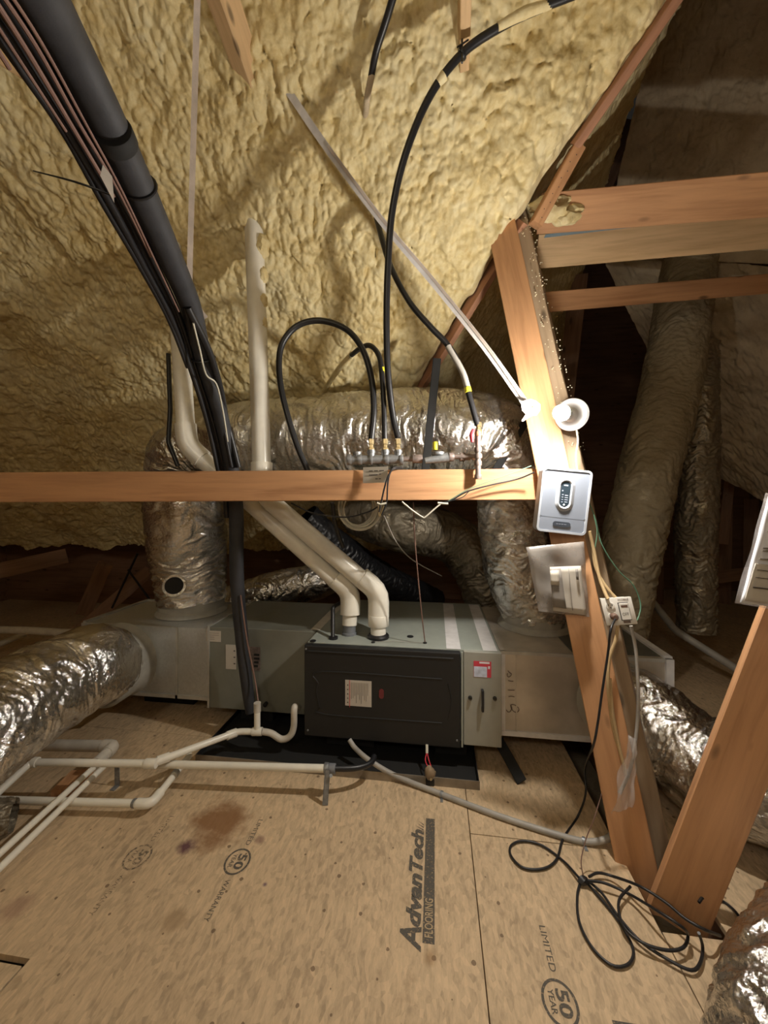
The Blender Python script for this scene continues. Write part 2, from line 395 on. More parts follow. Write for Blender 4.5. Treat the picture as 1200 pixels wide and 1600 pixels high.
# subfloor panels
def floor_mat(name, dark):
    a = NT(name); p = a.pos()
    s1 = a.noise(a.mapping(p, (60, 17, 1), (0, 0, 0.35)), 1.0, 4, 0.6, 0.8)
    s2 = a.noise(a.mapping(p, (90, 34, 1), (0, 0, -0.5)), 1.0, 4, 0.6, 0.8)
    s3 = a.noise(p, 1.6, 4, 0.55)
    vo = a.n('ShaderNodeTexVoronoi'); vo.inputs['Scale'].default_value = 1; vo.voronoi_dimensions = '2D'
    wv = a.n('ShaderNodeVectorMath', operation='ADD'); a.l(a.mapping(p, (95, 38, 1), (0, 0, 0.5)), wv.inputs[0])
    nz = a.n('ShaderNodeTexNoise'); nz.inputs['Scale'].default_value = 7; a.l(p, nz.inputs['Vector'])
    sc_ = a.n('ShaderNodeVectorMath', operation='SCALE'); a.l(nz.outputs['Color'], sc_.inputs[0]); sc_.inputs['Scale'].default_value = 5.0
    a.l(sc_.outputs[0], wv.inputs[1]); a.l(wv.outputs[0], vo.inputs['Vector'])
    chip = a.n('ShaderNodeSeparateColor'); a.l(vo.outputs['Color'], chip.inputs[0])
    f = a.math('ADD', a.math('ADD', a.math('MULTIPLY', s1, 0.3), a.math('MULTIPLY', s2, 0.25)), a.math('ADD', a.math('MULTIPLY', s3, 0.30), a.math('MULTIPLY', chip.outputs[0], 0.13)))
    base = (0.54, 0.40, 0.25)
    k = dark
    col = a.ramp(f, [(0.36, tuple(c*0.72*k for c in base)), (0.48, tuple(c*k for c in base)), (0.62, tuple(min(1, c*1.25*k) for c in base))])
    # nail heads and knots
    v2 = a.n('ShaderNodeTexVoronoi'); v2.voronoi_dimensions = '2D'; v2.inputs['Scale'].default_value = 9; a.l(p, v2.inputs['Vector'])
    sep = a.n('ShaderNodeSeparateColor'); a.l(v2.outputs['Color'], sep.inputs[0])
    size = a.math('MULTIPLY', sep.outputs[0], 0.085)
    dot = a.math('MULTIPLY', a.math('LESS_THAN', a.math('ADD', v2.outputs['Distance'], a.math('MULTIPLY', a.noise(p, 120, 2), 0.04)), size), 0.72)
    col = a.mix(dot, col, (0.10, 0.055, 0.03))
    sm = a.ramp(a.noise(a.mapping(p, (1, 1, 1), (0, 0, 0.4)), 9, 5, 0.65), [(0.60, (0, 0, 0)), (0.72, (1, 1, 1))])
    col = a.mix(a.math('MULTIPLY', sm, 0.35), col, (0.20, 0.12, 0.06))
    def stain(c, rad, colour, amt, sc=11):
        nonlocal col
        d = a.n('ShaderNodeVectorMath', operation='DISTANCE'); a.l(p, d.inputs[0]); d.inputs[1].default_value = c
        e = a.math('ADD', d.outputs['Value'], a.math('MULTIPLY', a.math('SUBTRACT', a.noise(p, sc, 5, 0.65), 0.5), rad*2.0))
        m = a.ramp(e, [(rad*0.45, (1, 1, 1)), (rad*1.15, (0, 0, 0))])
        col = a.mix(a.math('MULTIPLY', m, amt), col, colour)
    stain(tuple(atZ(345, 1285, 0)), 0.13, (0.22, 0.095, 0.03), 0.85)
    stain(tuple(atZ(292, 1322, 0)), 0.035, (0.085, 0.022, 0.045), 0.9)
    stain(tuple(atZ(405, 1312, 0)), 0.02, (0.20, 0.10, 0.09), 0.6)
    stain(tuple(atZ(414, 1382, 0)), 0.008, (0.09, 0.04, 0.10), 0.8)
    stain(tuple(atZ(672, 1495, 0)), 0.025, (0.26, 0.14, 0.05), 0.6)
    stain(tuple(atZ(270, 1440, 0)), 0.04, (0.24, 0.15, 0.07), 0.5)
    stain(tuple(atZ(20, 1420, 0)), 0.05, (0.28, 0.15, 0.11), 0.5)
    a.set(Base_Color=col, Roughness=0.72); a.bump(f, 0.3, 0.002); return a.m
M['floor'] = floor_mat('strand_board', 1.0)

# ------------------------------------------------------------------ SETTING: floor of strand board panels with a slot for the knee wall
floor = struct_root('floor')
ft = 0.019
HX0, HX1, HY0, HY1 = 0.69, 0.885, 1.285, 2.6
def panel(x0, x1, y0, y1, z=0.0):
    g = 0.0016
    o = MB().cube((x0+g, y0+g, z-ft), (x1-g, y1-g, z), bev=0.0015).build('floor_panel', M['floor'], floor); return o
SX = 0.137
panels = []
main_panel = MB().prism([(-2.398, 0.966), (-1.162, 0.966), (-1.162, -1.198), (SX-0.0016, -1.198), (SX-0.0016, 1.998), (-2.398, 1.998)], -ft, 0).build('floor_panel', M['floor'], floor)
panel(-2.4, SX, 2.0, 4.4)
right_near = panel(SX, HX0, -1.2, 1.56)
panel(SX, HX0, 1.56, 4.4)
panel(HX0, HX1, -1.2, HY0)
panel(HX1, 2.3, -1.2, 1.2); panel(HX1, 2.3, 1.2, 2.9); panel(HX1, 4.5, 2.9, 6.5); panel(2.3, 4.5, -1.2, 2.9)
panel(HX0, HX1, HY1, 4.4)
panel(-2.4, -1.170, -1.2, 0.953, -0.004); panel(-5.6, -2.4, -1.2, 3.2)
panel(-5.6, -2.4, 3.2, 4.4)
panel(-5.6, -1.16, -3.6, -1.2); panel(-1.16, 4.5, -3.6, -1.2)
MB().cube((-5.6, -3.6, -0.34), (4.5, 6.5, -0.32)).build('ceiling_below', M['foam_brown'], floor)
lumber('floor_joist', (HX0-0.03, HY0-0.1, -0.115), (HX0-0.03, HY1, -0.115), 0.18, 0.038, M['wood'], facing=(1, 0, 0), parent=floor)
lumber('floor_joist', (HX1+0.03, HY0-0.1, -0.115), (HX1+0.03, HY1, -0.115), 0.18, 0.038, M['wood_dark'], facing=(1, 0, 0), parent=floor)
# prints on the panels
def fm(px, py, rot):
    c = atZ(px, py, 0); Mx = Matrix.Rotation(rot, 4, 'Z'); Mx.translation = Vector((c.x, c.y, 0)); return Mx
def loc_m(x, y, rot, z=0.0):
    Mx = Matrix.Rotation(rot, 4, 'Z'); Mx.translation = Vector((x, y, z)); return Mx
y_a = atZ(645, 1487, 0).y; y_b = atZ(655, 1296, 0).y
bx = atZ(661, 1440, 0).x
bar0 = atZ(670, 1475, 0).y; bar1 = atZ(670, 1279, 0).y
MB().add([(bx, bar0, 0.0005), (bx+0.036, bar0, 0.0005), (bx+0.036, bar1, 0.0005), (bx, bar1, 0.0005)], [(0, 1, 2, 3)]).build('printed_bar', M['print'], main_panel)
text_mesh('printed_lettering', 'A', loc_m(bx-0.004, y_a, math.pi/2), 0.068, 0.066, M['print'], main_panel, shear=0.25, bold=0.03)
text_mesh('printed_lettering', 'dvanTech', loc_m(bx-0.006, y_a+0.066, math.pi/2), y_b-y_a-0.066, 0.050, M['print'], main_panel, shear=0.25, bold=0.045)
text_mesh('printed_lettering', 'FLOORING', loc_m(bx+0.031, bar0+0.016, math.pi/2), 0.115, 0.026, M['print_rev'], main_panel, bold=0.01, lift=0.0011)
mk = MB()
for k in range(3):
    q = loc_m(bx-0.008, y_b-0.004+0.012*k, math.pi/2)
    mk.add([(0, 0.0, 0.0006), (0.006, 0.0, 0.0006), (0.020, 0.034-0.006*k, 0.0006)], [(0, 1, 2)], q)
mk.build('printed_emblem', M['print'], main_panel)
def stamp(px, py, mat, par, up=True, rot=-math.pi/2):
    c = atZ(px, py, 0); q = loc_m(c.x, c.y, rot)
    n = 40; V = []; F = []
    for i in range(n):
        an = 2*math.pi*i/n
        V += [(0.052*math.cos(an), 0.046*math.sin(an), 0.0006), (0.045*math.cos(an), 0.039*math.sin(an), 0.0006)]
    for i in range(n): j = (i+1) % n; F.append((2*i, 2*j, 2*j+1, 2*i+1))
    MB().add(V, F, q).build('printed_ring', mat, par)
    text_mesh('printed_number', '50', q @ Matrix.Translation((-0.030, -0.006, 0)), 0.060, 0.034, mat, par, bold=0.03)
    text_mesh('printed_word', 'YEAR', q @ Matrix.Translation((-0.027, -0.026, 0)), 0.054, 0.015, mat, par, bold=0.01)
    text_mesh('printed_word', 'LIMITED', q @ Matrix.Translation((-0.185, -0.006, 0)), 0.118, 0.018, mat, par)
    if up: text_mesh('printed_word', 'WARRANTY', q @ Matrix.Translation((0.068, -0.006, 0)), 0.135, 0.018, mat, par)
stamp(875, 1567, M['print'], right_near)
stamp(371, 1346, M['print'], main_panel)
stamp(215, 1339, M['print_faint'], main_panel)
c = atZ(956, 1594, 0)
MB().add([(c.x, c.y-0.12, 0.0005), (c.x+0.2, c.y-0.12, 0.0005), (c.x+0.2, c.y, 0.0005), (c.x, c.y, 0.0005)], [(0, 1, 2, 3)]).build('printed_bar', M['print'], right_near)

# ------------------------------------------------------------------ SETTING: foam ceiling, the main roof slope  z = CZ - Y
CZ = 4.75
def on_plane(px, py):
    r = ray(px, py); t = (CZ-H)/(r.z+r.y); return O + r*t
vA = on_plane(1040, -10); vB = on_plane(800, 352); vC = on_plane(640, 612)
def valley_x(y):
    ys = [vA.y-1.2, vA.y, vB.y, vC.y, vC.y+1.5]
    s0 = (vB.x-vA.x)/(vB.y-vA.y); s1 = (vC.x-vB.x)/(vC.y-vB.y)
    xs = [vA.x-1.2*s0, vA.x, vB.x, vC.x, vC.x+1.5*s1*0.25]
    return np.interp(y, ys, xs)
def foam_disp(u, v, seed=0, big=1.0):
    wx = vnoise(u*4.0, v*4.0, 0.3, 5)*0.07; wy = vnoise(u*4.0, v*4.0, 5.3, 9)*0.07
    wx2 = vnoise(u*17, v*17, 1.3, 15)*0.016; wy2 = vnoise(u*17, v*17, 8.3, 19)*0.016
    a_ = worley((u+wx)*6.5, (v+wy)*5.0, 3+seed); b_ = worley((u+wx+wx2)*19, (v+wy+wy2)*15, 21+seed); c_ = worley((u+wx2*1.3)*36, (v+wy2*1.3)*30, 47+seed)
    bump = lambda d: np.sqrt(np.clip(1-d*d*1.15, 0, 1))
    low = vnoise(u*1.3, v*1.1, 0.7, 2)*0.05 + vnoise(u*2.8, v*2.4, 2.7, 31)*0.03
    md = 0.55+0.45*vnoise(u*3, v*3, 4.4, 77)
    return big*low + 0.050*bump(a_)*(0.6+0.4*md) + 0.050*bump(b_)*md + 0.024*bump(c_) + 0.005*vnoise(u*60, v*60, 2.0, 3)
def foam_sheet(name, ys, sfun, zfun, nrm, mat, seed=0, big=1.0, udir=None):
    pass
sl = math.sqrt(2.0); y0f, y1f = 1.18, 3.88
ny = int((y1f-y0f)*sl/0.006)
ys = np.linspace(y0f, y1f, ny)
d_left = np.concatenate([np.arange(0, 3.0, 0.006), np.arange(3.0, 6.3, 0.016)])
Y = ys[:, None]*np.ones((1, len(d_left)))
X = valley_x(ys)[:, None] - d_left[None, :]
V_ = Y*sl; D = foam_disp(X, V_)
edge = np.clip(d_left[None, :]/0.05, 0, 1); D = D*(0.35+0.65*edge)
X = X + (vnoise(V_*7, V_*0+3, 0.5, 8)*0.025)*(1-np.clip(d_left[None, :]/0.2, 0, 1))
# sagging lumps along the eave
eave = np.clip((Y-3.5)/0.38, 0, 1); D = D + eave*0.05*(vnoise(X*5, Y*0, 3.3, 6)+0.6)
NN = np.array([0, -1, -1])/sl
P = np.stack([X, Y, CZ-Y], -1) + D[..., None]*NN
P[..., 2] -= 0.02*vnoise(X*14, V_*14, 9.1, 12)
P = P[:, ::-1]
ceil = grid_mesh('ceiling', P, M['foam']); tag(ceil, kind='structure')
# the same slope above the frame, then the slope behind the photographer
ys = np.linspace(0.2, 1.19, 60); dl = np.linspace(0, 6.3, 220)
Y = ys[:, None]*np.ones((1, len(dl))); X = valley_x(ys)[:, None]-dl[None, :]
X = np.where(dl[None, :] == 0, 4.5, X)
P = np.stack([X, Y, CZ-Y], -1) + (foam_disp(X, Y*sl)*0.8+0.0)[..., None]*NN
tag(grid_mesh('ceiling', P, M['foam']), kind='structure')
ys = np.linspace(-3.6, 0.2, 90); xs = np.linspace(-5.6, 4.5, 200)
Y = ys[:, None]*np.ones((1, len(xs))); X = xs[None, :]*np.ones((len(ys), 1))
P = np.stack([X, Y, CZ-0.4+Y-foam_disp(X, Y*sl)*0.7], -1)
tag(grid_mesh('ceiling', P, M['foam']), kind='structure')
# the valley's other slope and the far right slope
def quad_sheet(name, c00, c01, c11, c10, nu, nv, mat, amp=1.0, seed=0):
    c00, c01, c11, c10 = [np.array(list(c)) for c in (c00, c01, c11, c10)]
    u = np.linspace(0, 1, nu)[:, None, None]; v = np.linspace(0, 1, nv)[None, :, None]
    Pq = (1-u)*((1-v)*c00+v*c01)+u*((1-v)*c10+v*c11)
    n = np.cross(c01-c00, c10-c00); n /= np.linalg.norm(n)
    if np.dot(n, np.array(O)-c00) < 0: n = -n
    eu = np.linalg.norm(c10-c00); ev = np.linalg.norm(c01-c00)
    U = u[..., 0]*eu*np.ones((1, nv)); W = v[..., 0]*ev*np.ones((nu, 1))
    D = foam_disp(U+seed, W+seed, seed)*amp
    o = grid_mesh(name, Pq + D[..., None]*n, mat); tag(o, kind='structure'); return o
def vpt(py_y): return Vector((float(valley_x(py_y)), py_y, CZ-py_y))
# valley (near edge) -> crack line (far edge)
quad_sheet('ceiling', vpt(0.9)+Vector((0.0, 0, 0.02)), vpt(2.75)+Vector((0.01, 0, 0.02)), at(860, 640, 4.2), at(1075, -120, 2.3), 260, 300, M['foam'], 0.7, 3)
quad_sheet('ceiling', at(1066, -130, 2.28), at(940, 400, 3.1), at(1330, 420, 2.45), at(1480, -130, 1.8), 170, 150, M['foam_brown'], 0.8, 9)
quad_sheet('ceiling', at(940, 390, 3.1), at(1115, 735, 3.9), at(1350, 850, 3.4), at(1330, 415, 2.45), 130, 130, M['foam_brown'], 0.9, 14)
# walls that close the attic
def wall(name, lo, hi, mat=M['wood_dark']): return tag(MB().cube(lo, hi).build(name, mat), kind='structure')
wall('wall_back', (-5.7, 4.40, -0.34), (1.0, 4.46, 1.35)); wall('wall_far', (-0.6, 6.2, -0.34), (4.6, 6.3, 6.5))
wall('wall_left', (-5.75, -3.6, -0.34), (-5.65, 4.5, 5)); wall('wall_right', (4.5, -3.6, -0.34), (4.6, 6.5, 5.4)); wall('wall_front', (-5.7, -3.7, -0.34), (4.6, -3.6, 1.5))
def far_stud(p0, p1, w_, mat, lab, cat='stud', group=None): return lumber('wall_stud', p0, p1, w_, 0.038, mat, lab, cat, group=group)

# ------------------------------------------------------------------ lumber
facing_cam = None
beam = lumber('tie_beam', at(-260, 763, 1.83), at(850, 757, 1.755), 0.140, 0.038, M['wood'],
              'long horizontal wooden beam crossing the whole left half in front of the silver duct', 'beam', facing=(-sn, -cs, 0.0))
postA = lumber('truss_post', at(1008, 1420, 1.37), at(783, 350, 1.93), 0.132, 0.038, M['wood'],
               'leaning orange wooden post carrying the grey controller and the tied white strap', 'post', facing=(-0.35, -1, 0.15))
postA2 = lumber('truss_post', at(1046, 1385, 1.44), at(813, 338, 1.95), 0.062, 0.07, M['wood_grey'],
                'rough foam-specked stud fastened against the right edge of the orange leaning post', 'post', facing=(-0.5, -1, 0.1), jag=0.004)
sp = MB()
random.seed(4)
axA2 = (at(813, 338, 1.95)-at(1046, 1385, 1.44))
for k in range(150):
    s = random.uniform(0.5, 1.0)**0.8
    c = at(1046, 1385, 1.44) + axA2*s + Vector((random.uniform(-0.03, 0.04), -0.045, random.uniform(-0.02, 0.02)))
    blob(sp, c, random.uniform(0.0015, 0.0035), k, 0.3, 1)
o = sp.build('foam_speck', M['speck']); o['kind'] = 'stuff'
o.parent = postA2; o.matrix_parent_inverse = Matrix.LocRotScale(postA2.location, postA2.rotation_euler, None).inverted()
postB = lumber('truss_post', at(1054, 1440, 1.27), at(1352, 680, 1.14), 0.155, 0.038, M['wood'],
               'wide brown leaning board rising from the floor slot at the lower right', 'post', facing=(-0.35, -1, 0.1))
block = lumber('blocking', at(836, 352, 1.84), at(902, 232, 1.72), 0.052, 0.085, M['wood'],
       'short nail-holed wood block slanting up above the top of the leaning posts', 'block', facing=(0.1, -1, -0.4))
ax = at(902, 232, 1.72)-at(836, 352, 1.84)
nh = MB()
zf = Vector((0.1, -1, -0.4)); zf = (zf-ax.normalized()*zf.dot(ax.normalized())).normalized(); yf = zf.cross(ax.normalized())
for k in range(9):
    cc = at(836, 352, 1.84)+ax*(0.08+0.1*k)+zf*0.0432+yf*(0.006 if k % 2 else -0.004)
    nh.lathe([(0.0022, 0), (0.0022, 0.0006)], frame(cc, zf), 8)
o = nh.build('nail_hole', M['ink']); o.parent = block; o.matrix_parent_inverse = Matrix.LocRotScale(block.location, block.rotation_euler, None).inverted()
o['kind'] = 'stuff'
lumber('valley_rafter', vpt(1.0)+Vector((0.02, 0.0, -0.055)), vpt(1.80)+Vector((0.01, 0.0, -0.055)), 0.055, 0.036, M['wood_red'],
       'long reddish rafter edge running up the corner where the two foam slopes meet', 'rafter', facing=(-1, -0.6, 0.4))
lumber('valley_rafter', vpt(1.98)+Vector((0.00, 0.0, -0.06)), vpt(2.70)+Vector((0.01, 0.0, -0.05)), 0.075, 0.036, M['wood_red'],
       'lower rafter end showing between foam edge and dark recess left of the orange post', 'rafter', facing=(-1, -0.9, 0.2))
lumber('ceiling_joist', at(842, 335, 1.92), at(1290, 297, 1.66), 0.165, 0.038, M['wood'],
       'topmost of the three horizontal joists at the upper right, with foam on its end', 'joist')
lumber('ceiling_joist', at(838, 394, 2.10), at(1290, 352, 1.88), 0.158, 0.038, M['wood_pale'],
       'middle of the three horizontal joists at the upper right, paler and duller', 'joist')
lumber('ceiling_joist', at(846, 473, 2.26), at(1290, 436, 2.36), 0.108, 0.038, M['wood'],
       'lowest of the three horizontal joists, above the tan slanting duct', 'joist')
fb = MB()
for k, (px, py, r) in enumerate([(866, 332, 0.055), (884, 342, 0.045), (850, 320, 0.05), (897, 328, 0.034), (878, 314, 0.035)]): blob(fb, at(px, py, 1.86), r, k+3, 0.35, 3, (1.3, 0.6, 0.75))
tag(fb.build('foam_lump', M['foam'], smooth=True), 'lump of pale foam squeezed over the left end of the topmost joist', 'foam')
tag(MB().cube((-0.33, 0.0, -0.001), (0.12, 0.045, 0.001), frame(at(965, 353, 1.88), Vector((0, -0.3, 1)), at(1290, 326, 1.66)-at(842, 364, 1.92))).build('plastic_strip', plain('blue_poly', (0.12, 0.25, 0.34), 0.3)), 'blue-green plastic film under the topmost joist', 'plastic')
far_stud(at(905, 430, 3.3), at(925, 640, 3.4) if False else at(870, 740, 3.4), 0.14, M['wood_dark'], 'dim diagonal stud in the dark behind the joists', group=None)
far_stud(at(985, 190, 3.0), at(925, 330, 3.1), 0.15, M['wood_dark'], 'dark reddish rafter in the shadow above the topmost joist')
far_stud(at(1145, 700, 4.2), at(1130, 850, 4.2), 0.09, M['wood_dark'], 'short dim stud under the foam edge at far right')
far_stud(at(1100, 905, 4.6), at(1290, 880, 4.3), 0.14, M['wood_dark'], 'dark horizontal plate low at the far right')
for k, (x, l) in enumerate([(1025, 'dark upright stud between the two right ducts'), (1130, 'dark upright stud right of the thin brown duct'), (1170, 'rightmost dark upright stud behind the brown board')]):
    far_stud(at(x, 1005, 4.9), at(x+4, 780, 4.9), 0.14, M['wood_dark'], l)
# stubs in the foam at the top
stub = lumber('rafter_stub', at(325, -70, 1.28), at(390, 118, 1.62), 0.095, 0.075, M['wood_pale'], 'squared timber end poking out of the foam near the top left', 'rafter', facing=(0.6, -1, -0.2))
lumber('rafter_stub', at(727, -80, 1.22), at(724, 92, 1.54), 0.038, 0.10, M['wood_pale'], 'narrow pale timber edge in the foam where the black hose is clipped', 'rafter', facing=(0, -1, -0.6))
lumber('rafter_stub', at(-70, 30, 1.3), at(50, 112, 1.60), 0.09, 0.038, M['wood_pale'], 'pale timber corner behind the thick black pipe at the top left', 'rafter')
# dim timbers under the eave
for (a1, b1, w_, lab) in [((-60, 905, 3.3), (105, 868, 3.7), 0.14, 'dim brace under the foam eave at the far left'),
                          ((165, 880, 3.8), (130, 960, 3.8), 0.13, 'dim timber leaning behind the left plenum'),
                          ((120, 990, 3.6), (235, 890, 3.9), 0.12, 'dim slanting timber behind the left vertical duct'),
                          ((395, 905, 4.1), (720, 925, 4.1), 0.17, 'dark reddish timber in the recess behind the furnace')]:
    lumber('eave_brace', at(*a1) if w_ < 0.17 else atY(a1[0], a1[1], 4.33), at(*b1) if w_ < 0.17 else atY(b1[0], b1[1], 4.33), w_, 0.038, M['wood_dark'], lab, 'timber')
for k, (a1, b1, lab) in enumerate([((215, 865, 3.5), (175, 950, 3.5), 'left black wire brace crossing under the foam eave'), ((200, 890, 3.5), (240, 945, 3.5), 'right black wire brace crossing under the foam eave')]):
    tag(MB().tube([at(*a1), at(*b1)], 0.010, 6).build('wire_brace', M['black']), lab, 'cable')
lumber('scrap_board', atZ(98, 1240, 0.02), atZ(128, 1208, 0.02), 0.10, 0.036, M['wood'], 'short orange wood scrap on the floor under the white pipes', 'board', facing=(0, 0, 1))

# ------------------------------------------------------------------ ducts
def duct(name, label, pts, r, mat, seg=120, step=0.0052, amp=1.0, ang=3.0, parent=None, seed=0, cat='duct', pleat=1.0):
    L, par = spline(pts, step)
    # even spacing
    S = np.concatenate([[0], np.cumsum(np.linalg.norm(np.diff(L, axis=0), axis=1))]); n = int(S[-1]/step); q = np.linspace(0, S[-1], n)
    L = np.stack([np.interp(q, S, L[:, i]) for i in range(3)], 1); par = np.interp(q, S, par)
    R = np.interp(par, np.linspace(0, 1, len(r)), r) if hasattr(r, '__len__') else np.full(len(L), r)
    def disp(s, th):
        cx, sx = np.cos(th), np.sin(th)
        wq = vnoise(s*5+seed, cx*1.8, sx*1.8, 5)*2.0 + vnoise(s*11, cx*3+2, sx*3+2, 6)*0.8
        n1 = 1-2*np.abs(vnoise(s*20+wq, cx*1.3+4, sx*1.3+4, 13+seed))
        n2 = 1-2*np.abs(vnoise(s*46+wq*2.2, cx*2.6+9, sx*2.6+9, 41+seed))
        n3 = vnoise(s*80+wq, cx*7+3, sx*7+3, 71+seed)
        lo = vnoise(s*4+seed, cx*0.8, sx*0.8, 91+seed)
        return amp*(0.009*lo + pleat*(0.0085*n1 + 0.0065*n2) + 0.0025*n3)
    Pq = rings(L, R, seg, disp)
    o = grid_mesh(name, Pq, mat, parent, wrap=True); return o
def zring(c, r0, z0, z1, name, parent, mat=None, flare=0.012):
    Mx = Matrix.Translation(Vector((c[0], c[1], 0)))
    return MB().lathe([(r0+flare*1.6, z0), (r0+flare*1.4, z0+0.012), (r0, z0+0.03), (r0, z1), (r0-0.02, z1+0.02)], Mx, 40).build(name, mat or M['mastic'], parent, True)
# bypass duct: left foot - across - right foot
LF = Vector((-1.64, 2.42, 0.57)); RF = Vector((0.585, 2.40, 0.575))
bp = thing('bypass_duct', 'large silver flexible duct arching behind the long beam with both feet on the metal boxes', 'duct', LF)
zring(LF, 0.205, 0.572, 0.66, 'left_collar', bp); zring(RF, 0.19, 0.577, 0.65, 'right_collar', bp)
duct('left_leg', '', [LF+Vector((0, 0, 0.07)), LF+Vector((-0.02, 0, 0.35)), at(290, 800, 2.52), at(293, 740, 2.50)], [0.205, 0.235, 0.235, 0.225], M['foil_bright'], parent=bp, seed=1)
duct('crossing_run', '', [at(272, 760, 2.52), at(285, 715, 2.50), at(330, 692, 2.48), at(400, 690, 2.46), at(520, 684, 2.40), at(640, 678, 2.34), at(740, 682, 2.26), at(790, 712, 2.22), at(802, 775, 2.22)], [0.16, 0.2, 0.215, 0.24, 0.262, 0.265, 0.25, 0.215, 0.185], M['foil'], parent=bp, seed=2)
duct('right_leg', '', [at(790, 735, 2.24), at(797, 800, 2.26), at(805, 880, 2.28), RF+Vector((0, 0, 0.10)), RF+Vector((0, 0, 0.05))], [0.17, 0.175, 0.185, 0.19, 0.185], M['foil'], parent=bp, seed=3)
for k, (a1, b1, w_) in enumerate([((683, 560, 2.02), (664, 742, 1.98), 0.042), ((842, 625, 2.0), (770, 742, 2.02), 0.04)]):
    lumber('support_strap', at(*a1), at(*b1), w_, 0.004, M['black_matte'], parent=bp)
Mx = frame(at(272, 915, 2.27), (O-at(272, 915, 2.3)))
MB().lathe([(0.058, -0.02), (0.066, 0.0), (0.063, 0.008), (0.05, 0.005), (0.045, -0.03)], Mx, 24).build('cut_hole_rim', M['foil'], bp, True)
MB().lathe([(0.052, 0.0), (0.052, 0.004)], Mx, 24).build('cut_hole', M['black_matte'], bp)
# lower left duct
ld = thing('return_duct', 'wide silver flexible duct leaving the left metal box toward the lower left corner', 'duct', atY(195, 1030, 2.08))
q0 = atY(193, 1030, 2.10)
duct('foil_jacket', '', [q0+Vector((-0.0, -0.13, 0)), at(140, 1041, 2.0), at(80, 1073, 1.80), at(0, 1120, 1.55), at(-120, 1195, 1.28), at(-260, 1280, 1.1)], [0.185, 0.205, 0.205, 0.2, 0.2, 0.2], M['foil_bright'], parent=ld, seed=5)
MB().lathe([(0.222, 0.0), (0.215, 0.012), (0.205, 0.03), (0.207, 0.17), (0.19, 0.185)], frame(q0, (0.0, -1, 0)), 48).build('collar', M['mastic'], ld, True)
# duct hanging in the dark behind the furnace
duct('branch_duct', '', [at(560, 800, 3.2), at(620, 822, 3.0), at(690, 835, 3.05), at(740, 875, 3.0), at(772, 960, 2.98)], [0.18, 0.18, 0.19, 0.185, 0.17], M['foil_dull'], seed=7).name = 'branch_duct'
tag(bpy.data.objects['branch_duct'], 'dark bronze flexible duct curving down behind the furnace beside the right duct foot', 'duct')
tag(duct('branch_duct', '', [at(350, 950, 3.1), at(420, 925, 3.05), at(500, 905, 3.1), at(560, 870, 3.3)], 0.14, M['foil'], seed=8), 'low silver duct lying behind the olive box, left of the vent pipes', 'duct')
tag(duct('branch_duct', '', [at(475, 810, 3.0), at(520, 850, 3.1), at(590, 900, 3.3), at(680, 945, 3.5)], 0.13, M['black'], seed=9, pleat=0.5), 'shiny black-wrapped duct in the dark recess behind the vent pipes', 'duct')
# ducts at the right
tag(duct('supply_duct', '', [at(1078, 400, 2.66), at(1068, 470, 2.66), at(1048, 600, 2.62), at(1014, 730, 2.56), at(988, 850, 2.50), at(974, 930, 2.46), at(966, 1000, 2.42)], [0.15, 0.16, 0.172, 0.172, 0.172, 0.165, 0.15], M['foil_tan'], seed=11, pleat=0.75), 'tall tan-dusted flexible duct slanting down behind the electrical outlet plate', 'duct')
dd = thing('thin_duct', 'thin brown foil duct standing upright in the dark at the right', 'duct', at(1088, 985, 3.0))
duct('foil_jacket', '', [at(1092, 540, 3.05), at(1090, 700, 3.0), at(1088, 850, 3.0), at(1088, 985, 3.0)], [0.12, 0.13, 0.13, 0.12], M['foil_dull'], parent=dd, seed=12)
MB().lathe([(0.14, 0), (0.145, 0.01), (0.14, 0.02)], frame(at(1090, 700, 3.0), (0, 0, 1)), 32).build('joint_band', M['foil_dull'], dd, True)
rd = thing('side_duct', 'silver flexible duct bending from the right metal box down behind the brown board', 'duct', atY(965, 1090, 1.97))
q1 = atY(962, 1092, 1.975)
duct('foil_jacket', '', [q1+Vector((0, -0.03, 0)), at(1000, 1110, 1.78), at(1055, 1160, 1.66), at(1105, 1200, 1.56), at(1175, 1215, 1.48), at(1270, 1240, 1.44), at(1400, 1290, 1.4)], [0.15, 0.17, 0.175, 0.18, 0.2, 0.215, 0.2], M['foil_bright'], parent=rd, seed=14)
MB().lathe([(0.19, 0.0), (0.185, 0.01), (0.168, 0.02), (0.168, 0.06)], frame(q1, (0.15, -1, 0)), 40).build('collar', M['mastic'], rd, True)
tag(duct('corner_duct', '', [at(1560, 1330, 1.2), at(1400, 1440, 1.02), at(1305, 1560, 0.90), at(1270, 1670, 0.82), at(1240, 1850, 0.74)], [0.16, 0.16, 0.16, 0.16, 0.16], M['foil_bright'], seed=17), 'crinkled silver duct lying on the floor in the bottom right corner', 'duct')
tag(duct('floor_duct', '', [atZ(-120, 1300, 0.07), atZ(-40, 1290, 0.07), atZ(22, 1275, 0.065)], [0.07, 0.07, 0.05], M['foil_dull'], seed=19), 'grey foil duct end on the floor at the left edge', 'duct')

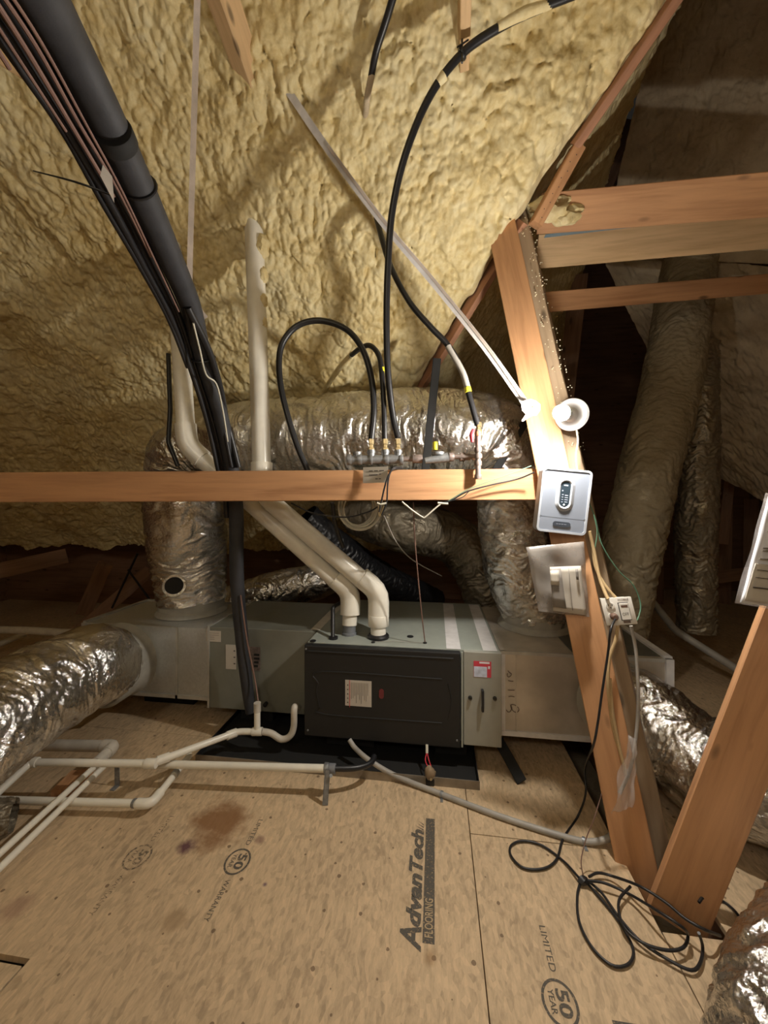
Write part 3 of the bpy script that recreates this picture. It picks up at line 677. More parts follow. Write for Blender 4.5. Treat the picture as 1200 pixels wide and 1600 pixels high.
# ------------------------------------------------------------------ metal boxes
def flange(p0, p1, w_, th, mat, parent, name='flange', facing=(0, -1, 0)):
    p0, p1 = Vector(p0), Vector(p1); x = (p1-p0); L = x.length; z = Vector(facing)
    return MB().cube((-L/2, -w_/2, -th/2), (L/2, w_/2, th/2), frame((p0+p1)/2, z, x)).build(name, mat, parent)
LX0, LX1, LY0, LY1, LZ0, LZ1 = -2.14, -1.315, 2.10, 2.62, 0.15, 0.57
pl = thing('left_plenum', 'bare galvanised sheet metal box at the left end of the furnace line', 'duct box', (-1.7, 2.3, LZ0))
MB().cube((LX0, LY0, LZ0), (LX1, LY1, LZ1), bev=0.003).build('box', M['galv'], pl)
for x in (-1.52, -1.86): flange((x, LY0-0.004, LZ0), (x, LY0-0.004, LZ1), 0.014, 0.010, M['galv_edge'], pl, 'seam')
flange((LX0, LY0-0.003, LZ0+0.01), (LX1, LY0-0.003, LZ0+0.01), 0.02, 0.012, M['galv_edge'], pl)
flange((LX0+0.0, LY0, LZ1+0.004), (LX0, LY1, LZ1+0.004), 0.022, 0.012, M['galv_edge'], pl, 'flange', (0, 0, 1))
flange((LX0, LY0-0.004, LZ0), (LX0, LY0-0.004, LZ1), 0.026, 0.012, M['galv_edge'], pl)
flange((LX0, LY1, LZ1+0.004), (LX1, LY1, LZ1+0.004), 0.018, 0.012, M['galv_edge'], pl, 'flange', (0, 0, 1))
RX0, RX1, RY0, RY1, RZ0, RZ1 = 0.318, 1.11, 1.98, 2.76, 0.155, 0.575
pr = thing('right_plenum', 'sheet metal box right of the furnace with handwritten marks on its face', 'duct box', (0.7, 2.3, RZ0))
MB().cube((RX0, RY0, RZ0), (RX1, RY1, RZ1), bev=0.003).build('box', M['wrap'], pr)
for x in (0.335+0.065, 0.83): flange((x, RY0-0.003, RZ0), (x, RY0-0.003, RZ1), 0.006, 0.008, M['wrap'], pr, 'seam')
flange((RX0, RY0-0.004, RZ0+0.012), (RX1, RY0-0.004, RZ0+0.012), 0.024, 0.012, M['tape'], pr)
flange((RX0, RY0-0.004, RZ1-0.008), (RX1, RY0-0.004, RZ1-0.008), 0.016, 0.010, M['galv_edge'], pr)
flange((RX0+0.014, RY0-0.004, RZ0), (RX0+0.014, RY0-0.004, RZ1), 0.026, 0.008, M['tape'], pr, 'tape_strip')
flange((RX1-0.014, RY0-0.006, RZ0), (RX1-0.014, RY0-0.006, RZ1), 0.034, 0.014, M['tape'], pr)
flange((RX1-0.016, RY0, RZ1+0.004), (RX1-0.016, RY1, RZ1+0.004), 0.036, 0.012, M['tape'], pr, 'flange', (0, 0, 1))
MB().cube((RX0+0.35, RY0+0.02, RZ1), (RX1-0.04, RY1-0.02, RZ1+0.003)).build('shade_sheet', plain('shadowed_zinc', (0.16, 0.17, 0.165), 0.4, 0.5), pr)  # dark sheet on the box top, shade put into its zinc colour
# handwriting: drawn pen strokes on the face
def pen(px_pts, closed=False):
    pts = [atY(x, y, RY0-0.0045) for x, y in px_pts]
    return pts
hw = MB()
S0 = [[(793.5, 1048), (796, 1051), (799, 1053), (798, 1056), (795, 1058), (792.5, 1056), (793, 1052)],
      [(794, 1063.5), (798, 1064.5), (802, 1064.5)], [(793.5, 1078), (798, 1078.5), (804, 1078.5)], [(794.5, 1088.5), (799, 1088), (804, 1089)],
      [(791, 1109), (793, 1112), (797, 1112), (800, 1106), (798, 1102), (802, 1101), (808, 1104), (811, 1109), (808, 1113), (803, 1112), (799, 1107), (798, 1102)]]
for s_ in S0: MB().tube(pen(s_), 0.0016, 5, 0.004).build('pen_stroke', M['marker'], pr)

# evaporator box
EX0, EX1, EY0, EY1, EZ0, EZ1 = -1.312, -0.664, 2.08, 2.66, 0.118, 0.588
ev = thing('coil_cabinet', 'olive grey cooling coil cabinet between the left metal box and the furnace', 'cabinet', (-1.0, 2.3, EZ0))
MB().cube((EX0, EY0, EZ0), (EX1, EY1, EZ1), bev=0.004).build('body', M['cabinet'], ev)
flange((EX0+0.006, EY0-0.003, EZ0), (EX0+0.006, EY0-0.003, EZ1), 0.012, 0.006, M['galv_edge'], ev, 'edge_trim')
flange((EX0+0.006, EY0, EZ1+0.002), (EX0+0.006, EY1, EZ1+0.002), 0.014, 0.006, M['galv_edge'], ev, 'edge_trim', (0, 0, 1))
def plate_px(x0, y0, x1, y1, Y, mat, name, parent, thk=0.002):
    a_ = atY(x0, y0, Y); b_ = atY(x1, y1, Y)
    return MB().cube((a_.x, Y-thk, b_.z), (b_.x, Y, a_.z)).build(name, mat, parent)
lab = plate_px(322, 985, 345, 1003, EY0, M['paper'], 'sticker', ev)
def print_lines(px0, py0, px1, py1, n, Y, parent, mat=M['ink_grey'], vertical=False, seed=1, th=0.0012):
    rr = random.Random(seed); mb = MB(); a_ = atY(px0, py0, Y); b_ = atY(px1, py1, Y)
    for i in range(n):
        f0 = (i+0.5)/n; ln = rr.uniform(0.55, 1.0)
        if vertical:
            x = a_.x+(b_.x-a_.x)*f0; zz = a_.z+(b_.z-a_.z)*ln
            mb.cube((x-th, Y-0.0008, zz), (x+th, Y, a_.z))
        else:
            z = a_.z+(b_.z-a_.z)*f0; xx = a_.x+(b_.x-a_.x)*ln
            mb.cube((a_.x, Y-0.0008, z-th), (xx, Y, z+th))
    o = mb.build('small_print', mat, parent); o['kind'] = 'stuff'; return o
print_lines(324, 987, 343, 1001, 4, EY0-0.0022, lab, seed=2)
lab = plate_px(353, 1007, 369, 1046, EY0, M['paper'], 'sticker', ev)
print_lines(365, 1012, 368, 1042, 3, EY0-0.0022, lab, M['ink'], seed=5, th=0.003)
lab = plate_px(388, 1010, 407, 1048, EY0, M['iron_rust'], 'access_plate', ev)
print_lines(397, 1020, 406, 1044, 4, EY0-0.0022, lab, M['black'], seed=6, th=0.006)
for (px, py) in [(416, 1099), (462, 1108)]:
    MB().lathe([(0.012, 0), (0.012, 0.02), (0.006, 0.022)], frame(atY(px, py, EY0), (0, -1, 0)), 12).build('drain_port', M['black'], ev, True)

# furnace
FX0, FX1, FY0, FY1, FZ0, FZ1 = -0.661, 0.312, 1.905, 2.78, 0.138, 0.59
fu = thing('furnace', 'horizontal gas furnace with black front door and pale grey cabinet in the centre', 'furnace', ((FX0+FX1)/2, 2.3, FZ0))
MB().cube((FX0+0.004, FY0+0.02, FZ0), (FX1, FY1, FZ1), bev=0.004).build('cabinet', M['cabinet_top'], fu)
DX1 = 0.122
def rrect(x0, x1, z0, z1, r, n=6):
    pts = []
    for cx, cz, a0 in ((x1-r, z1-r, 0), (x0+r, z1-r, 90), (x0+r, z0+r, 180), (x1-r, z0+r, 270)):
        for i in range(n+1):
            an = math.radians(a0+90*i/n); pts.append((cx+r*math.cos(an), cz+r*math.sin(an)))
    return pts
FM = Matrix(((1, 0, 0, 0), (0, 0, -1, 0), (0, 1, 0, 0), (0, 0, 0, 1)))   # local (x, z, out) -> world x, -y, z
door = MB().cube((FX0-0.004, FY0-0.012, FZ0-0.018), (DX1, FY0+0.025, FZ1-0.006), bev=0.006).build('front_door', M['door_black'], fu)
def ridge(x0, x1, z0, z1, par, r=0.003):
    return MB().tube([(x0, FY0-0.012, z0), (x1, FY0-0.012, z1)], r, 8, 0.3).build('pressed_ridge', M['door_black'], par, True)
ridge(FX0+0.02, DX1-0.035, FZ1-0.035, FZ1-0.035, door, 0.0045)
zt, zb, xl, xr = FZ0+0.345-0.03, FZ0+0.10, FX0+0.07, DX1-0.09
prof = [(xr, zt), (xl+0.02, zt), (xl, zt-0.06), (xl-0.008, (zt+zb)/2), (xl+0.012, zb+0.03), (xl+0.035, zb), (xr, zb)]
MB().tube([(x, FY0-0.012, z) for x, z in prof], 0.0035, 8, 0.02).build('pressed_ridge', M['door_black'], door, True)
MB().tube([(xr+0.03, FY0-0.012, zb+0.02), (xr+0.045, FY0-0.012, (zt+zb)/2), (xr+0.03, FY0-0.012, zt-0.02)], 0.0025, 8, 0.02).build('pressed_ridge', M['door_black'], door, True)
for (px, py) in [(478, 1014), (481, 1141), (714, 1157)]:
    MB().lathe([(0.005, 0), (0.004, 0.003)], frame(atY(px, py, FY0-0.012), (0, -1, 0)), 10).build('screw', M['iron'], door, True)
YD = FY0-0.0125
lab = plate_px(539.5, 1062, 580.5, 1105, YD, M['paper'], 'warning_label', door, 0.001)
print_lines(548, 1066, 576, 1102, 11, YD-0.0012, lab, vertical=True, seed=9, th=0.0011)
mbx = MB(); a_ = atY(546, 1062.5, YD-0.0012); b_ = atY(546.8, 1105, YD-0.0012)
mbx.cube((a_.x, YD-0.0022, b_.z), (b_.x, YD-0.001, a_.z)).build('red_rule', M['red_label'], lab)
mbx = MB()
for py in (1070, 1077, 1084, 1090.5, 1097):
    c_ = atY(543.3, py, YD-0.001); mbx.prism([(-0.004, -0.003), (0.004, -0.003), (0, 0.004)], 0, 0.0012, Matrix.Translation(c_) @ FM)
mbx.build('warning_triangle', M['ink'], lab)
MB().prism(rrect(-0.012, 0.012, -0.024, 0.024, 0.011), 0, 0.002, Matrix.Translation(atY(596, 1084, YD)) @ FM).build('round_emblem', M['red_dim'], door)
# grey burner-side panel
gp = MB().cube((0.137, FY0-0.004, FZ0-0.002), (FX1+0.004, FY0+0.02, FZ1+0.0), bev=0.003).build('side_panel', M['panel'], fu)
flange((0.1295, FY0-0.006, FZ0-0.01), (0.1295, FY0-0.006, FZ1-0.002), 0.008, 0.012, M['cabinet_top'], fu, 'door_jamb')
YG = FY0-0.0045
lab = plate_px(740, 1032.5, 767.5, 1059, YG, M['red_label'], 'company_sticker', gp, 0.001)
plate_px(740.5, 1041, 761, 1058.5, YG-0.001, M['blue_label'], 'sticker_picture', lab, 0.0006)
plate_px(749, 1034, 765, 1037.5, YG-0.001, M['paper_white'], 'sticker_lettering', lab, 0.0006)
plate_px(762.5, 1041, 765.5, 1045.5, YG-0.001, M['paper_white'], 'sticker_lettering', lab, 0.0006)
for px in (734.5, 773): MB().lathe([(0.010, 0), (0.010, 0.006), (0.007, 0.014), (0.003, 0.016)], frame(atY(px, 1090 if px < 750 else 1091, YG), (0, -1, 0)), 16).build('panel_knob', M['knob'], gp, True)
a_ = atY(751.5, 1075, YG); b_ = atY(755.5, 1109, YG)
MB().cube((a_.x, YG-0.028, b_.z), (b_.x, YG-0.016, a_.z), bev=0.004).cube((a_.x+0.001, YG-0.02, b_.z+0.004), (b_.x-0.001, YG, b_.z+0.014)).cube((a_.x+0.001, YG-0.02, a_.z-0.014), (b_.x-0.001, YG, a_.z-0.004)).build('pull_handle', M['black'], gp, True)
# tapes on the top
for (x0, x1) in [(0.055, 0.125), (0.232, 0.300)]:
    MB().cube((x0, FY0+0.02, FZ1), (x1, FY1-0.03, FZ1+0.0016)).build('foil_tape', M['tape'], fu)
MB().cube((0, 0, 0), (0.055, 0.52, 0.0016), Matrix.Translation((-0.70, 2.10, FZ1)) @ Matrix.Rotation(-0.02, 4, 'Z')).build('foil_tape', M['pvc_dull'], fu)
for (px, py, rx) in [(488, 1003, 0.016), (521, 998, 0.018), (641, 995, 0.017), (583, 1004, 0.010), (664, 1005, 0.010), (508, 1000, 0.0)]:
    if rx: 
        c_ = atZ(px, py, FZ1); MB().lathe([(rx, 0), (rx, 0.004), (rx*0.6, 0.005)], Matrix.Translation((c_.x, max(c_.y, FY0+0.03), FZ1)), 18).build('knockout_plug', M['black'], fu, True)
# black feet under the cabinets
for (x0, x1, y0, y1, z1) in [(-0.58, -0.32, 2.0, 2.12, FZ0-0.018), (0.0, 0.16, 2.0, 2.12, FZ0), (0.0, 0.16, 2.55, 2.67, FZ0), (-0.58, -0.32, 2.55, 2.67, FZ0)]:
    MB().cube((x0, y0, 0.018), (x1, y1, z1), bev=0.004).build('foam_foot', M['black_matte'], fu)
for y0 in (2.16, 2.5): MB().cube((-1.15, y0, 0.018), (-0.95, y0+0.12, EZ0), bev=0.004).build('foam_foot', M['black_matte'], ev)
lumber('support_bracket', (0.32, 2.02, 0.10) , (0.40, 1.86, 0.012), 0.05, 0.01, M['black_matte'], 'black bent bracket beside the pan under the right end of the furnace', 'bracket')
# hangers carrying the plenums
MB().cube((-1.9, 2.3, 0.0), (-1.55, 2.42, LZ0)).build('support_block', M['black_matte'], pl)
MB().cube((0.55, 2.4, 0.0), (0.9, 2.52, RZ0)).build('support_block', M['black_matte'], pr)
# drain pan
pa = thing('drain_pan', 'shallow black drain pan on the floor under the furnace', 'pan', (-0.55, 2.2, 0))
PX0, PX1, PY0, PY1 = -1.20, 0.20, 1.80, 2.75
MB().cube((PX0, PY0, 0.001), (PX1, PY1, 0.014)).build('tray', M['black_matte'], pa)
for lo, hi in (((PX0, PY1-0.004, 0.0), (PX1, PY1, 0.04)), ((PX0, PY0, 0.0), (PX0+0.004, PY1, 0.04)), ((PX1-0.004, PY0, 0.0), (PX1, PY1, 0.04))):
    MB().cube(lo, hi).build('side', M['black'], pa)
MB().cube((PX0, PY0-0.004, 0.0), (PX1+0.002, PY0, 0.040)).build('front_lip', plain('dull_zinc', (0.30, 0.26, 0.21), 0.45, 0.5, var=0.2), pa)

# ------------------------------------------------------------------ PVC vents and drains
def pipe(name, label, pts, r, mat, cat='pipe', seg=18, group=None, parent=None):
    """mitred pipe: short rounded corner at each bend"""
    P_ = [Vector(p) for p in pts]; out = [P_[0]]
    for i in range(1, len(P_)-1):
        a_, b_, c_ = P_[i-1], P_[i], P_[i+1]; d = min(r*1.6, (b_-a_).length*0.45, (c_-b_).length*0.45)
        p_, q_ = b_+(a_-b_).normalized()*d, b_+(c_-b_).normalized()*d
        for t in (0, 0.25, 0.5, 0.75, 1): out.append((1-t)**2*p_+2*t*(1-t)*b_+t*t*q_)
    out.append(P_[-1])
    o = MB().tube(out, r, seg, raw=True).build(name, mat, parent, True)
    if label: tag(o, label, cat, group)
    return o
def sleeve(c, d, r, ln, mat, parent, name='coupling'):
    return MB().lathe([(r*0.97, -ln/2), (r, -ln/2+0.002), (r, ln/2-0.002), (r*0.97, ln/2)], frame(c, d), 24).build(name, mat, parent, True)
v1 = [at(268, 372, 2.12), at(281, 520, 2.07), at(292, 695, 2.03), at(548, 928, 2.13), atZ(546, 991, 0.59)]
t1 = thing('vent_pipe', 'left white vent pipe with an elbow above the beam, coming down to the furnace top', 'pipe', v1[-1])
pipe('pipe', None, [v1[0], v1[1], v1[2], v1[3]], 0.046, M['pvc'], parent=t1)
def elbow(parent, a_, b_, c_, r, mat, d=0.1):
    a_, b_, c_ = Vector(a_), Vector(b_), Vector(c_)
    p_, q_ = b_+(a_-b_).normalized()*d, b_+(c_-b_).normalized()*d
    out = [p_]+[(1-t)**2*(b_+(p_-b_)*0.45)+2*t*(1-t)*b_+t*t*(b_+(q_-b_)*0.45) for t in (0, 0.33, 0.66, 1)]+[q_]
    MB().tube(out, r, 22, raw=True).build('elbow', mat, parent, True)
elbow(t1, v1[1], v1[2], v1[3], 0.053, M['pvc'], 0.11)
e1 = at(548, 925, 2.13); b1 = Vector((v1[-1].x, v1[-1].y, 0.0))
elbow(t1, v1[2], e1, e1+(v1[-1]-e1), 0.055, M['pvc'], 0.12)
MB().tube([e1+(v1[-1]-e1)*0.35, v1[-1]+Vector((0, 0, 0.05))], 0.040, 20).build('pipe', M['pvc'], t1, True)
MB().lathe([(0.040, 0), (0.040, 0.012), (0.034, 0.014), (0.034, 0.065), (0.030, 0.067)], Matrix.Translation(v1[-1]), 20).build('grey_coupling', M['pvc_grey'], t1, True)
v2 = [at(396, 330, 2.02), at(404, 560, 2.02), at(409, 738, 2.02)]
t2 = thing('vent_pipe', 'right white vent pipe standing straight above the beam, with a foam-covered top', 'pipe', atZ(591, 996, 0.59))
pipe('pipe', None, [v2[0], v2[1], v2[2], at(412, 775, 2.02), at(592, 928, 2.10)], 0.048, M['pvc'], parent=t2)
sleeve(at(409, 733, 2.02), (0, 0, 1), 0.055, 0.07, M['pvc'], t2)
e2 = at(592, 925, 2.10); f2 = atZ(591, 996, 0.59)
elbow(t2, at(412, 775, 2.02), e2, f2, 0.057, M['pvc'], 0.13)
MB().tube([e2+(f2-e2)*0.3, f2+Vector((0, 0, 0.01))], 0.042, 20).build('pipe', M['pvc'], t2, True)
sleeve(e2+(f2-e2)*0.62, (0, 0, 1), 0.056, 0.06, M['pvc'], t2)
MB().lathe([(0.058, 0), (0.058, 0.012), (0.05, 0.02), (0.046, 0.022)], Matrix.Translation(f2), 22).build('rubber_boot', M['black'], t2, True)
fc = MB()
for k, (px, py, r) in enumerate([(398, 340, 0.07), (388, 370, 0.05), (410, 385, 0.05), (411, 430, 0.035), (411, 470, 0.032), (412, 505, 0.026)]): blob(fc, at(px, py, 2.05 if k < 2 else 2.01), r, k+11, 0.3, 3, (0.7, 0.8, 1.2))
fc.build('foam_collar', M['foam'], t2, True)
fc = MB()
for k, (px, py, r) in enumerate([(268, 372, 0.07), (272, 405, 0.06), (278, 440, 0.04)]): blob(fc, at(px, py, 2.12), r, k+31, 0.3, 3, (0.8, 0.8, 1.2))
fc.build('foam_collar', M['foam'], t1, True)
gd = thing('drain_hose', 'thin black drain elbow rising from a plug on the furnace top left', 'hose', atZ(520, 998, FZ1))
MB().tube([atZ(520, 998, FZ1), at(520, 960, 2.10), at(521, 949, 2.12), at(530, 943, 2.2)], 0.011, 12, 0.01).build('tube', M['black'], gd, True)
MB().lathe([(0.024, 0), (0.024, 0.01), (0.012, 0.012)], Matrix.Translation(atZ(521, 998, FZ1)), 16).build('grommet', M['black'], gd, True)
# drains on the floor at left
dr = thing('condensate_drain', 'white drain pipe with tee and trap rising from the floor to the coil cabinet', 'pipe', atZ(235, 1193, 0.05))
pts = [at(-70, 1300, 1.42), at(48, 1191, 1.70), at(236, 1193, 1.70), at(372, 1143, 1.98), at(402, 1143, 1.98)]
pipe('pipe', None, pts, 0.0155, M['pvc'], parent=dr)
MB().tube([at(402, 1143, 1.98), at(402, 1103, 1.99)], 0.0155, 16).build('riser', M['pvc'], dr, True)
MB().tube([at(402, 1112, 1.99), at(402, 1098, 1.99)], 0.018, 16).build('riser_cap', M['pvc_dull'], dr, True)
MB().tube([at(410, 1143, 1.98), at(424, 1146, 1.98), at(440, 1155, 1.98), at(453, 1150, 1.98), at(459, 1135, 1.98), at(460, 1106, 1.98), at(466, 1106, 2.06)], 0.0165, 16, 0.01).build('trap', M['pvc_dull'], dr, True)
for (p_, d) in [(at(402, 1143, 1.98), at(420, 1143, 1.98)-at(380, 1143, 1.98)), (at(236, 1193, 1.70), at(236, 1193, 1.70)-at(200, 1193, 1.70)), (at(255, 1186, 1.74), pts[3]-pts[2]), (at(50, 1191, 1.70), pts[2]-pts[1]), (at(362, 1147, 1.96), pts[3]-pts[2])]:
    sleeve(p_, d, 0.0205, 0.05, M['pvc'], dr)
ov = thing('overflow_drain', 'straight white pipe running along the floor to the metal strap in the centre', 'pipe', atZ(510, 1200, 0.02))
pipe('pipe', None, [at(212, 1193, 1.78), at(520, 1201, 1.72)], 0.0165, M['pvc'], parent=ov)
sleeve(at(519, 1201, 1.72), Vector((1, 0.05, 0)), 0.021, 0.03, M['pvc_grey'], ov, 'grey_coupling')
MB().tube([at(520, 1201, 1.72), at(555, 1200, 1.74), at(578, 1193, 1.78), at(585, 1182, 1.83)], 0.013, 12, 0.01).build('black_tube', M['black'], ov, True)
st_b = atZ(508, 1258, 0.002); st_t = at(512, 1203, 1.70)
lumber('strap', st_b, st_t, 0.024, 0.003, M['iron'], parent=ov)
sleeve(at(510, 1200, 1.725), Vector((1, 0.05, 0)), 0.022, 0.018, M['iron'], ov, 'clamp')
MB().lathe([(0.008, 0), (0.008, 0.006)], frame(at(517, 1212, 1.69), O-at(517, 1212, 1.69)), 6).build('bolt', M['iron'], ov)
p3 = thing('lower_drain', 'lowest white pipe on the floor at the left, turning up at an elbow', 'pipe', atZ(243, 1252, 0.02))
c3 = atZ(236, 1256, 0.05)
pipe('pipe', None, [atZ(-80, 1248, 0.05), c3, atZ(297, 1180, 0.06)], 0.015, M['pvc'], parent=p3)
elbow(p3, atZ(0, 1251, 0.05), c3, atZ(297, 1180, 0.06), 0.020, M['pvc'], 0.06)
sleeve(atZ(274, 1209, 0.056), atZ(297, 1180, 0.06)-c3, 0.018, 0.02, M['galv_edge'], p3, 'clamp')
sleeve(atZ(210, 1255, 0.05), (1, 0, 0), 0.0175, 0.012, M['iron'], p3, 'clamp')
tg = thing('thick_drain', 'thicker grey-white pipe with an elbow on the floor, above the paired pipes', 'pipe', atZ(175, 1168, 0.02))
pipe('pipe', None, [atZ(60, 1164, 0.10), atZ(178, 1166, 0.10), atZ(150, 1193, 0.10)], 0.026, M['pvc_dull'], parent=tg)
elbow(tg, atZ(60, 1164, 0.10), atZ(178, 1166, 0.10), atZ(150, 1193, 0.10), 0.03, M['pvc_dull'], 0.055)
gname = 'pair of parallel white pipes running to the lower left corner'
pipe('drain_pipe', 'left one of the two parallel white pipes running down to the lower left edge', [atZ(152, 1194, 0.08), atZ(-60, 1388, 0.06)], 0.0125, M['pvc'], group=gname)
pipe('drain_pipe', 'right one of the two parallel white pipes running down to the lower left edge', [atZ(163, 1197, 0.08), atZ(-40, 1395, 0.06)], 0.0125, M['pvc'], group=gname)
tag(MB().cube((-0.012, -0.002, 0), (0.012, 0.002, 0.11), Matrix.Translation(atZ(183, 1228, 0.001))).cube((-0.012, -0.03, 0), (0.012, 0.002, 0.003), Matrix.Translation(atZ(183, 1228, 0.001))).build('pipe_strap', M['iron']), 'small metal strap on the floor under the left white pipes', 'bracket')
pipe('water_line', 'dusty pale pipe running level in the dark at the far left', [at(-40, 983, 3.0), at(45, 985, 2.95), at(128, 990, 2.9)], 0.028, M['pvc_dull'])
pipe('water_line', 'dim second pipe slanting behind the far left level pipe', [at(-60, 1030, 3.1), at(40, 990, 3.4)], 0.025, M['pvc_dull'])
pipe('conduit', 'grey conduit slanting down through the dark at the far right', [at(1008, 925, 3.2), at(1055, 985, 2.9), at(1155, 1048, 2.6), at(1200, 1075, 2.5)], 0.026, M['grey_wire'])

# ------------------------------------------------------------------ refrigerant line bundle
LS = [(35, -60, 0.60), (100, 60, 0.72), (162, 180, 0.86), (215, 290, 1.03), (262, 395, 1.24), (298, 480, 1.45), (318, 560, 1.62), (345, 650, 1.79), (362, 730, 1.90), (369, 800, 1.96), (370, 900, 2.04), (378, 1000, 2.09), (386, 1070, 2.10), (392, 1112, 2.10)]
rl = thing('refrigerant_line', 'thick black insulated pipe with cable bundle sweeping down from the top left corner', 'pipe', at(392, 1112, 2.1))
MB().tube([at(*p) for p in LS[:6]]+[at(*p) for p in LS[6:]], [0.043, 0.042, 0.042, 0.042, 0.041, 0.038, 0.034, 0.033, 0.034, 0.036, 0.036, 0.034, 0.031, 0.028], 26, 0.02).build('insulation', M['black_rubber'], rl, True)
sleeve(at(178, 213, 0.895), at(*LS[3])-at(*LS[2]), 0.046, 0.035, M['black_matte'], rl, 'tape_wrap')
def offs(dx, dy, dt, i0, i1, wob=0, seed=0):
    rr = random.Random(seed); L = []
    for k in range(i0, i1):
        x, y, t = LS[k]; s = 0.85/t
        if k >= 6: s *= 0.8
        L.append(at(x+dx*s+rr.uniform(-wob, wob)*s, y+dy*s+rr.uniform(-wob, wob)*s, t+dt))
    return L
for k, (dx, dy, r, m, i1) in enumerate([(-42, 22, 0.014, 'black', 10), (-54, 30, 0.010, 'black', 9), (-34, 14, 0.010, 'black', 8), (-62, 34, 0.007, 'black', 7), (-30, 30, 0.008, 'black', 9)]):
    MB().tube(offs(dx, dy, -0.02 if k % 2 else 0.01, 0, i1, 3, k), r, 10, 0.02).build('black_cable', M[m], rl, True)
for k, (dx, dy, r, m, i1) in enumerate([(-48, 18, 0.0045, 'copper', 4), (-38, 10, 0.004, 'copper', 5), (-70, 36, 0.004, 'copper', 2), (-30, 12, 0.003, 'copper', 6), (-58, 24, 0.003, 'copper', 3)]):
    MB().tube(offs(dx, dy, -0.045, 0, i1, 3, k+20), r, 8, 0.02).build('thin_wire', M[m], rl, True)
for k, (dx, r, m) in enumerate([(-14, 0.014, 'black'), (12, 0.013, 'black'), (0, 0.009, 'black')]):
    L = []
    for j in range(5, 9):
        x, y, t = LS[j]; L.append(at(x+dx*math.cos(j*1.5+k), y, t-0.03*math.sin(j*1.5+k)-0.015))
    MB().tube(L, r, 10, 0.015).build('black_cable', M[m], rl, True)
MB().tube([at(302, 505, 1.44), at(312, 545, 1.53), at(322, 585, 1.60), at(338, 600, 1.66), at(348, 640, 1.72), at(356, 690, 1.80)], 0.0035, 8, 0.01).build('thin_wire', M['white_wire'], rl, True)
MB().tube([at(376, 930, 2.02), at(386, 1000, 2.05), at(398, 1060, 2.06), at(404, 1100, 2.02)], 0.004, 8, 0.01).build('thin_wire', M['copper'], rl, True)
for k, (p_, i) in enumerate([((172, 303, 0.98), 3), ((318, 553, 1.60), 6)]):
    MB().lathe([(0.048, -0.003), (0.050, 0), (0.048, 0.003)], frame(at(*LS[i]), at(*LS[i+1])-at(*LS[i])), 20).build('cable_tie', M['black'], rl, True)
MB().tube([at(175, 305, 0.96), at(120, 285, 0.95), at(52, 267, 0.97)], [0.003, 0.0028, 0.0015], 6, 0.02).build('cable_tie_tail', M['black'], rl, True)
MB().prism([(0, -0.012), (0.05, 0), (0, 0.012), (-0.02, 0)], 0, 0.001, frame(at(166, 275, 0.90), O-at(166, 275, 0.9), at(172, 290, 0.9)-at(160, 250, 0.9))).build('paper_tag', M['paper'], rl)
pipe('vent_wire', 'black cable running down beside the left vent pipe', [at(263, 553, 2.15), at(266, 640, 2.12), at(263, 690, 2.12), at(278, 728, 2.12)], 0.012, M['black'], 'cable')

# ------------------------------------------------------------------ hoses
def hose(name, label, pts, r, mat, cat='hose', parent=None, seg=12):
    o = MB().tube([at(*p) for p in pts], r, seg, 0.015).build(name, mat, parent, True)
    if label: tag(o, label, cat)
    return o
t_ = 1.78
def fitting(parent, px, py0, py1, t):
    c0, c1 = at(px, py1, t), at(px, py0, t)
    d = (c1-c0); MB().lathe([(0.014, 0), (0.014, d.length*0.3), (0.010, d.length*0.35), (0.010, d.length*0.55), (0.013, d.length*0.6), (0.013, d.length)], frame(c0, d), 6).build('brass_fitting', M['brass'], parent)
h = thing('gas_hose', 'tall black gas hose sweeping from the top edge down to the third manifold outlet', 'hose', at(622, 690, t_))
hose('tube', None, [(900, -10, 1.32), (840, 14, 1.35), (782, 42, 1.38), (722, 84, 1.42), (672, 150, 1.47), (634, 240, 1.53), (613, 330, 1.60), (606, 420, 1.66), (604, 500, 1.70), (606, 580, 1.74), (614, 650, 1.78), (622, 684, 1.78)], 0.0145, M['black'], parent=h)
fitting(h, 622, 686, 706, t_)
MB().tube([at(862, 6, 1.34), at(820, 20, 1.355), at(778, 42, 1.375)], [0.013, 0.018, 0.013], 12, 0.01).build('foam_overspray', M['foam'], h, True)
MB().tube([at(694, 118, 1.445), at(684, 130, 1.455)], [0.019, 0.014], 12, 0.01).build('foam_overspray', M['foam'], h, True)
MB().lathe([(0.02, -0.006), (0.022, 0), (0.02, 0.006)], frame(at(722, 84, 1.42), at(672, 150, 1.47)-at(782, 42, 1.38)), 14).tube([at(722, 62, 1.42), at(722, 98, 1.40)], 0.004, 6).tube([at(732, 62, 1.40), at(714, 74, 1.40)], 0.003, 6).build('cable_tie', M['black'], h, True)
h = thing('gas_hose', 'looping black gas hose arching over to the first manifold outlet', 'hose', at(580, 690, t_))
hose('tube', None, [(482, 738, 1.84), (462, 690, 1.84), (442, 620, 1.84), (436, 570, 1.84), (442, 535, 1.84), (465, 509, 1.84), (500, 501, 1.83), (540, 514, 1.82), (566, 545, 1.80), (580, 590, 1.79), (584, 640, 1.78), (580, 686, 1.78)], 0.0145, M['black'], parent=h)
fitting(h, 580, 686, 706, t_)
h = thing('gas_hose', 'short black gas hose leaving the foam and dropping to the second manifold outlet', 'hose', at(602, 690, t_))
hose('tube', None, [(548, 556, 2.0), (562, 545, 1.92), (578, 540, 1.86), (592, 556, 1.82), (597, 590, 1.79), (600, 640, 1.78), (601, 686, 1.78)], 0.0125, M['black'], parent=h)
hose('foam_coated_end', None, [(496, 630, 2.74), (512, 602, 2.52), (532, 573, 2.25), (550, 554, 1.99)], 0.016, M['foam'], parent=h)
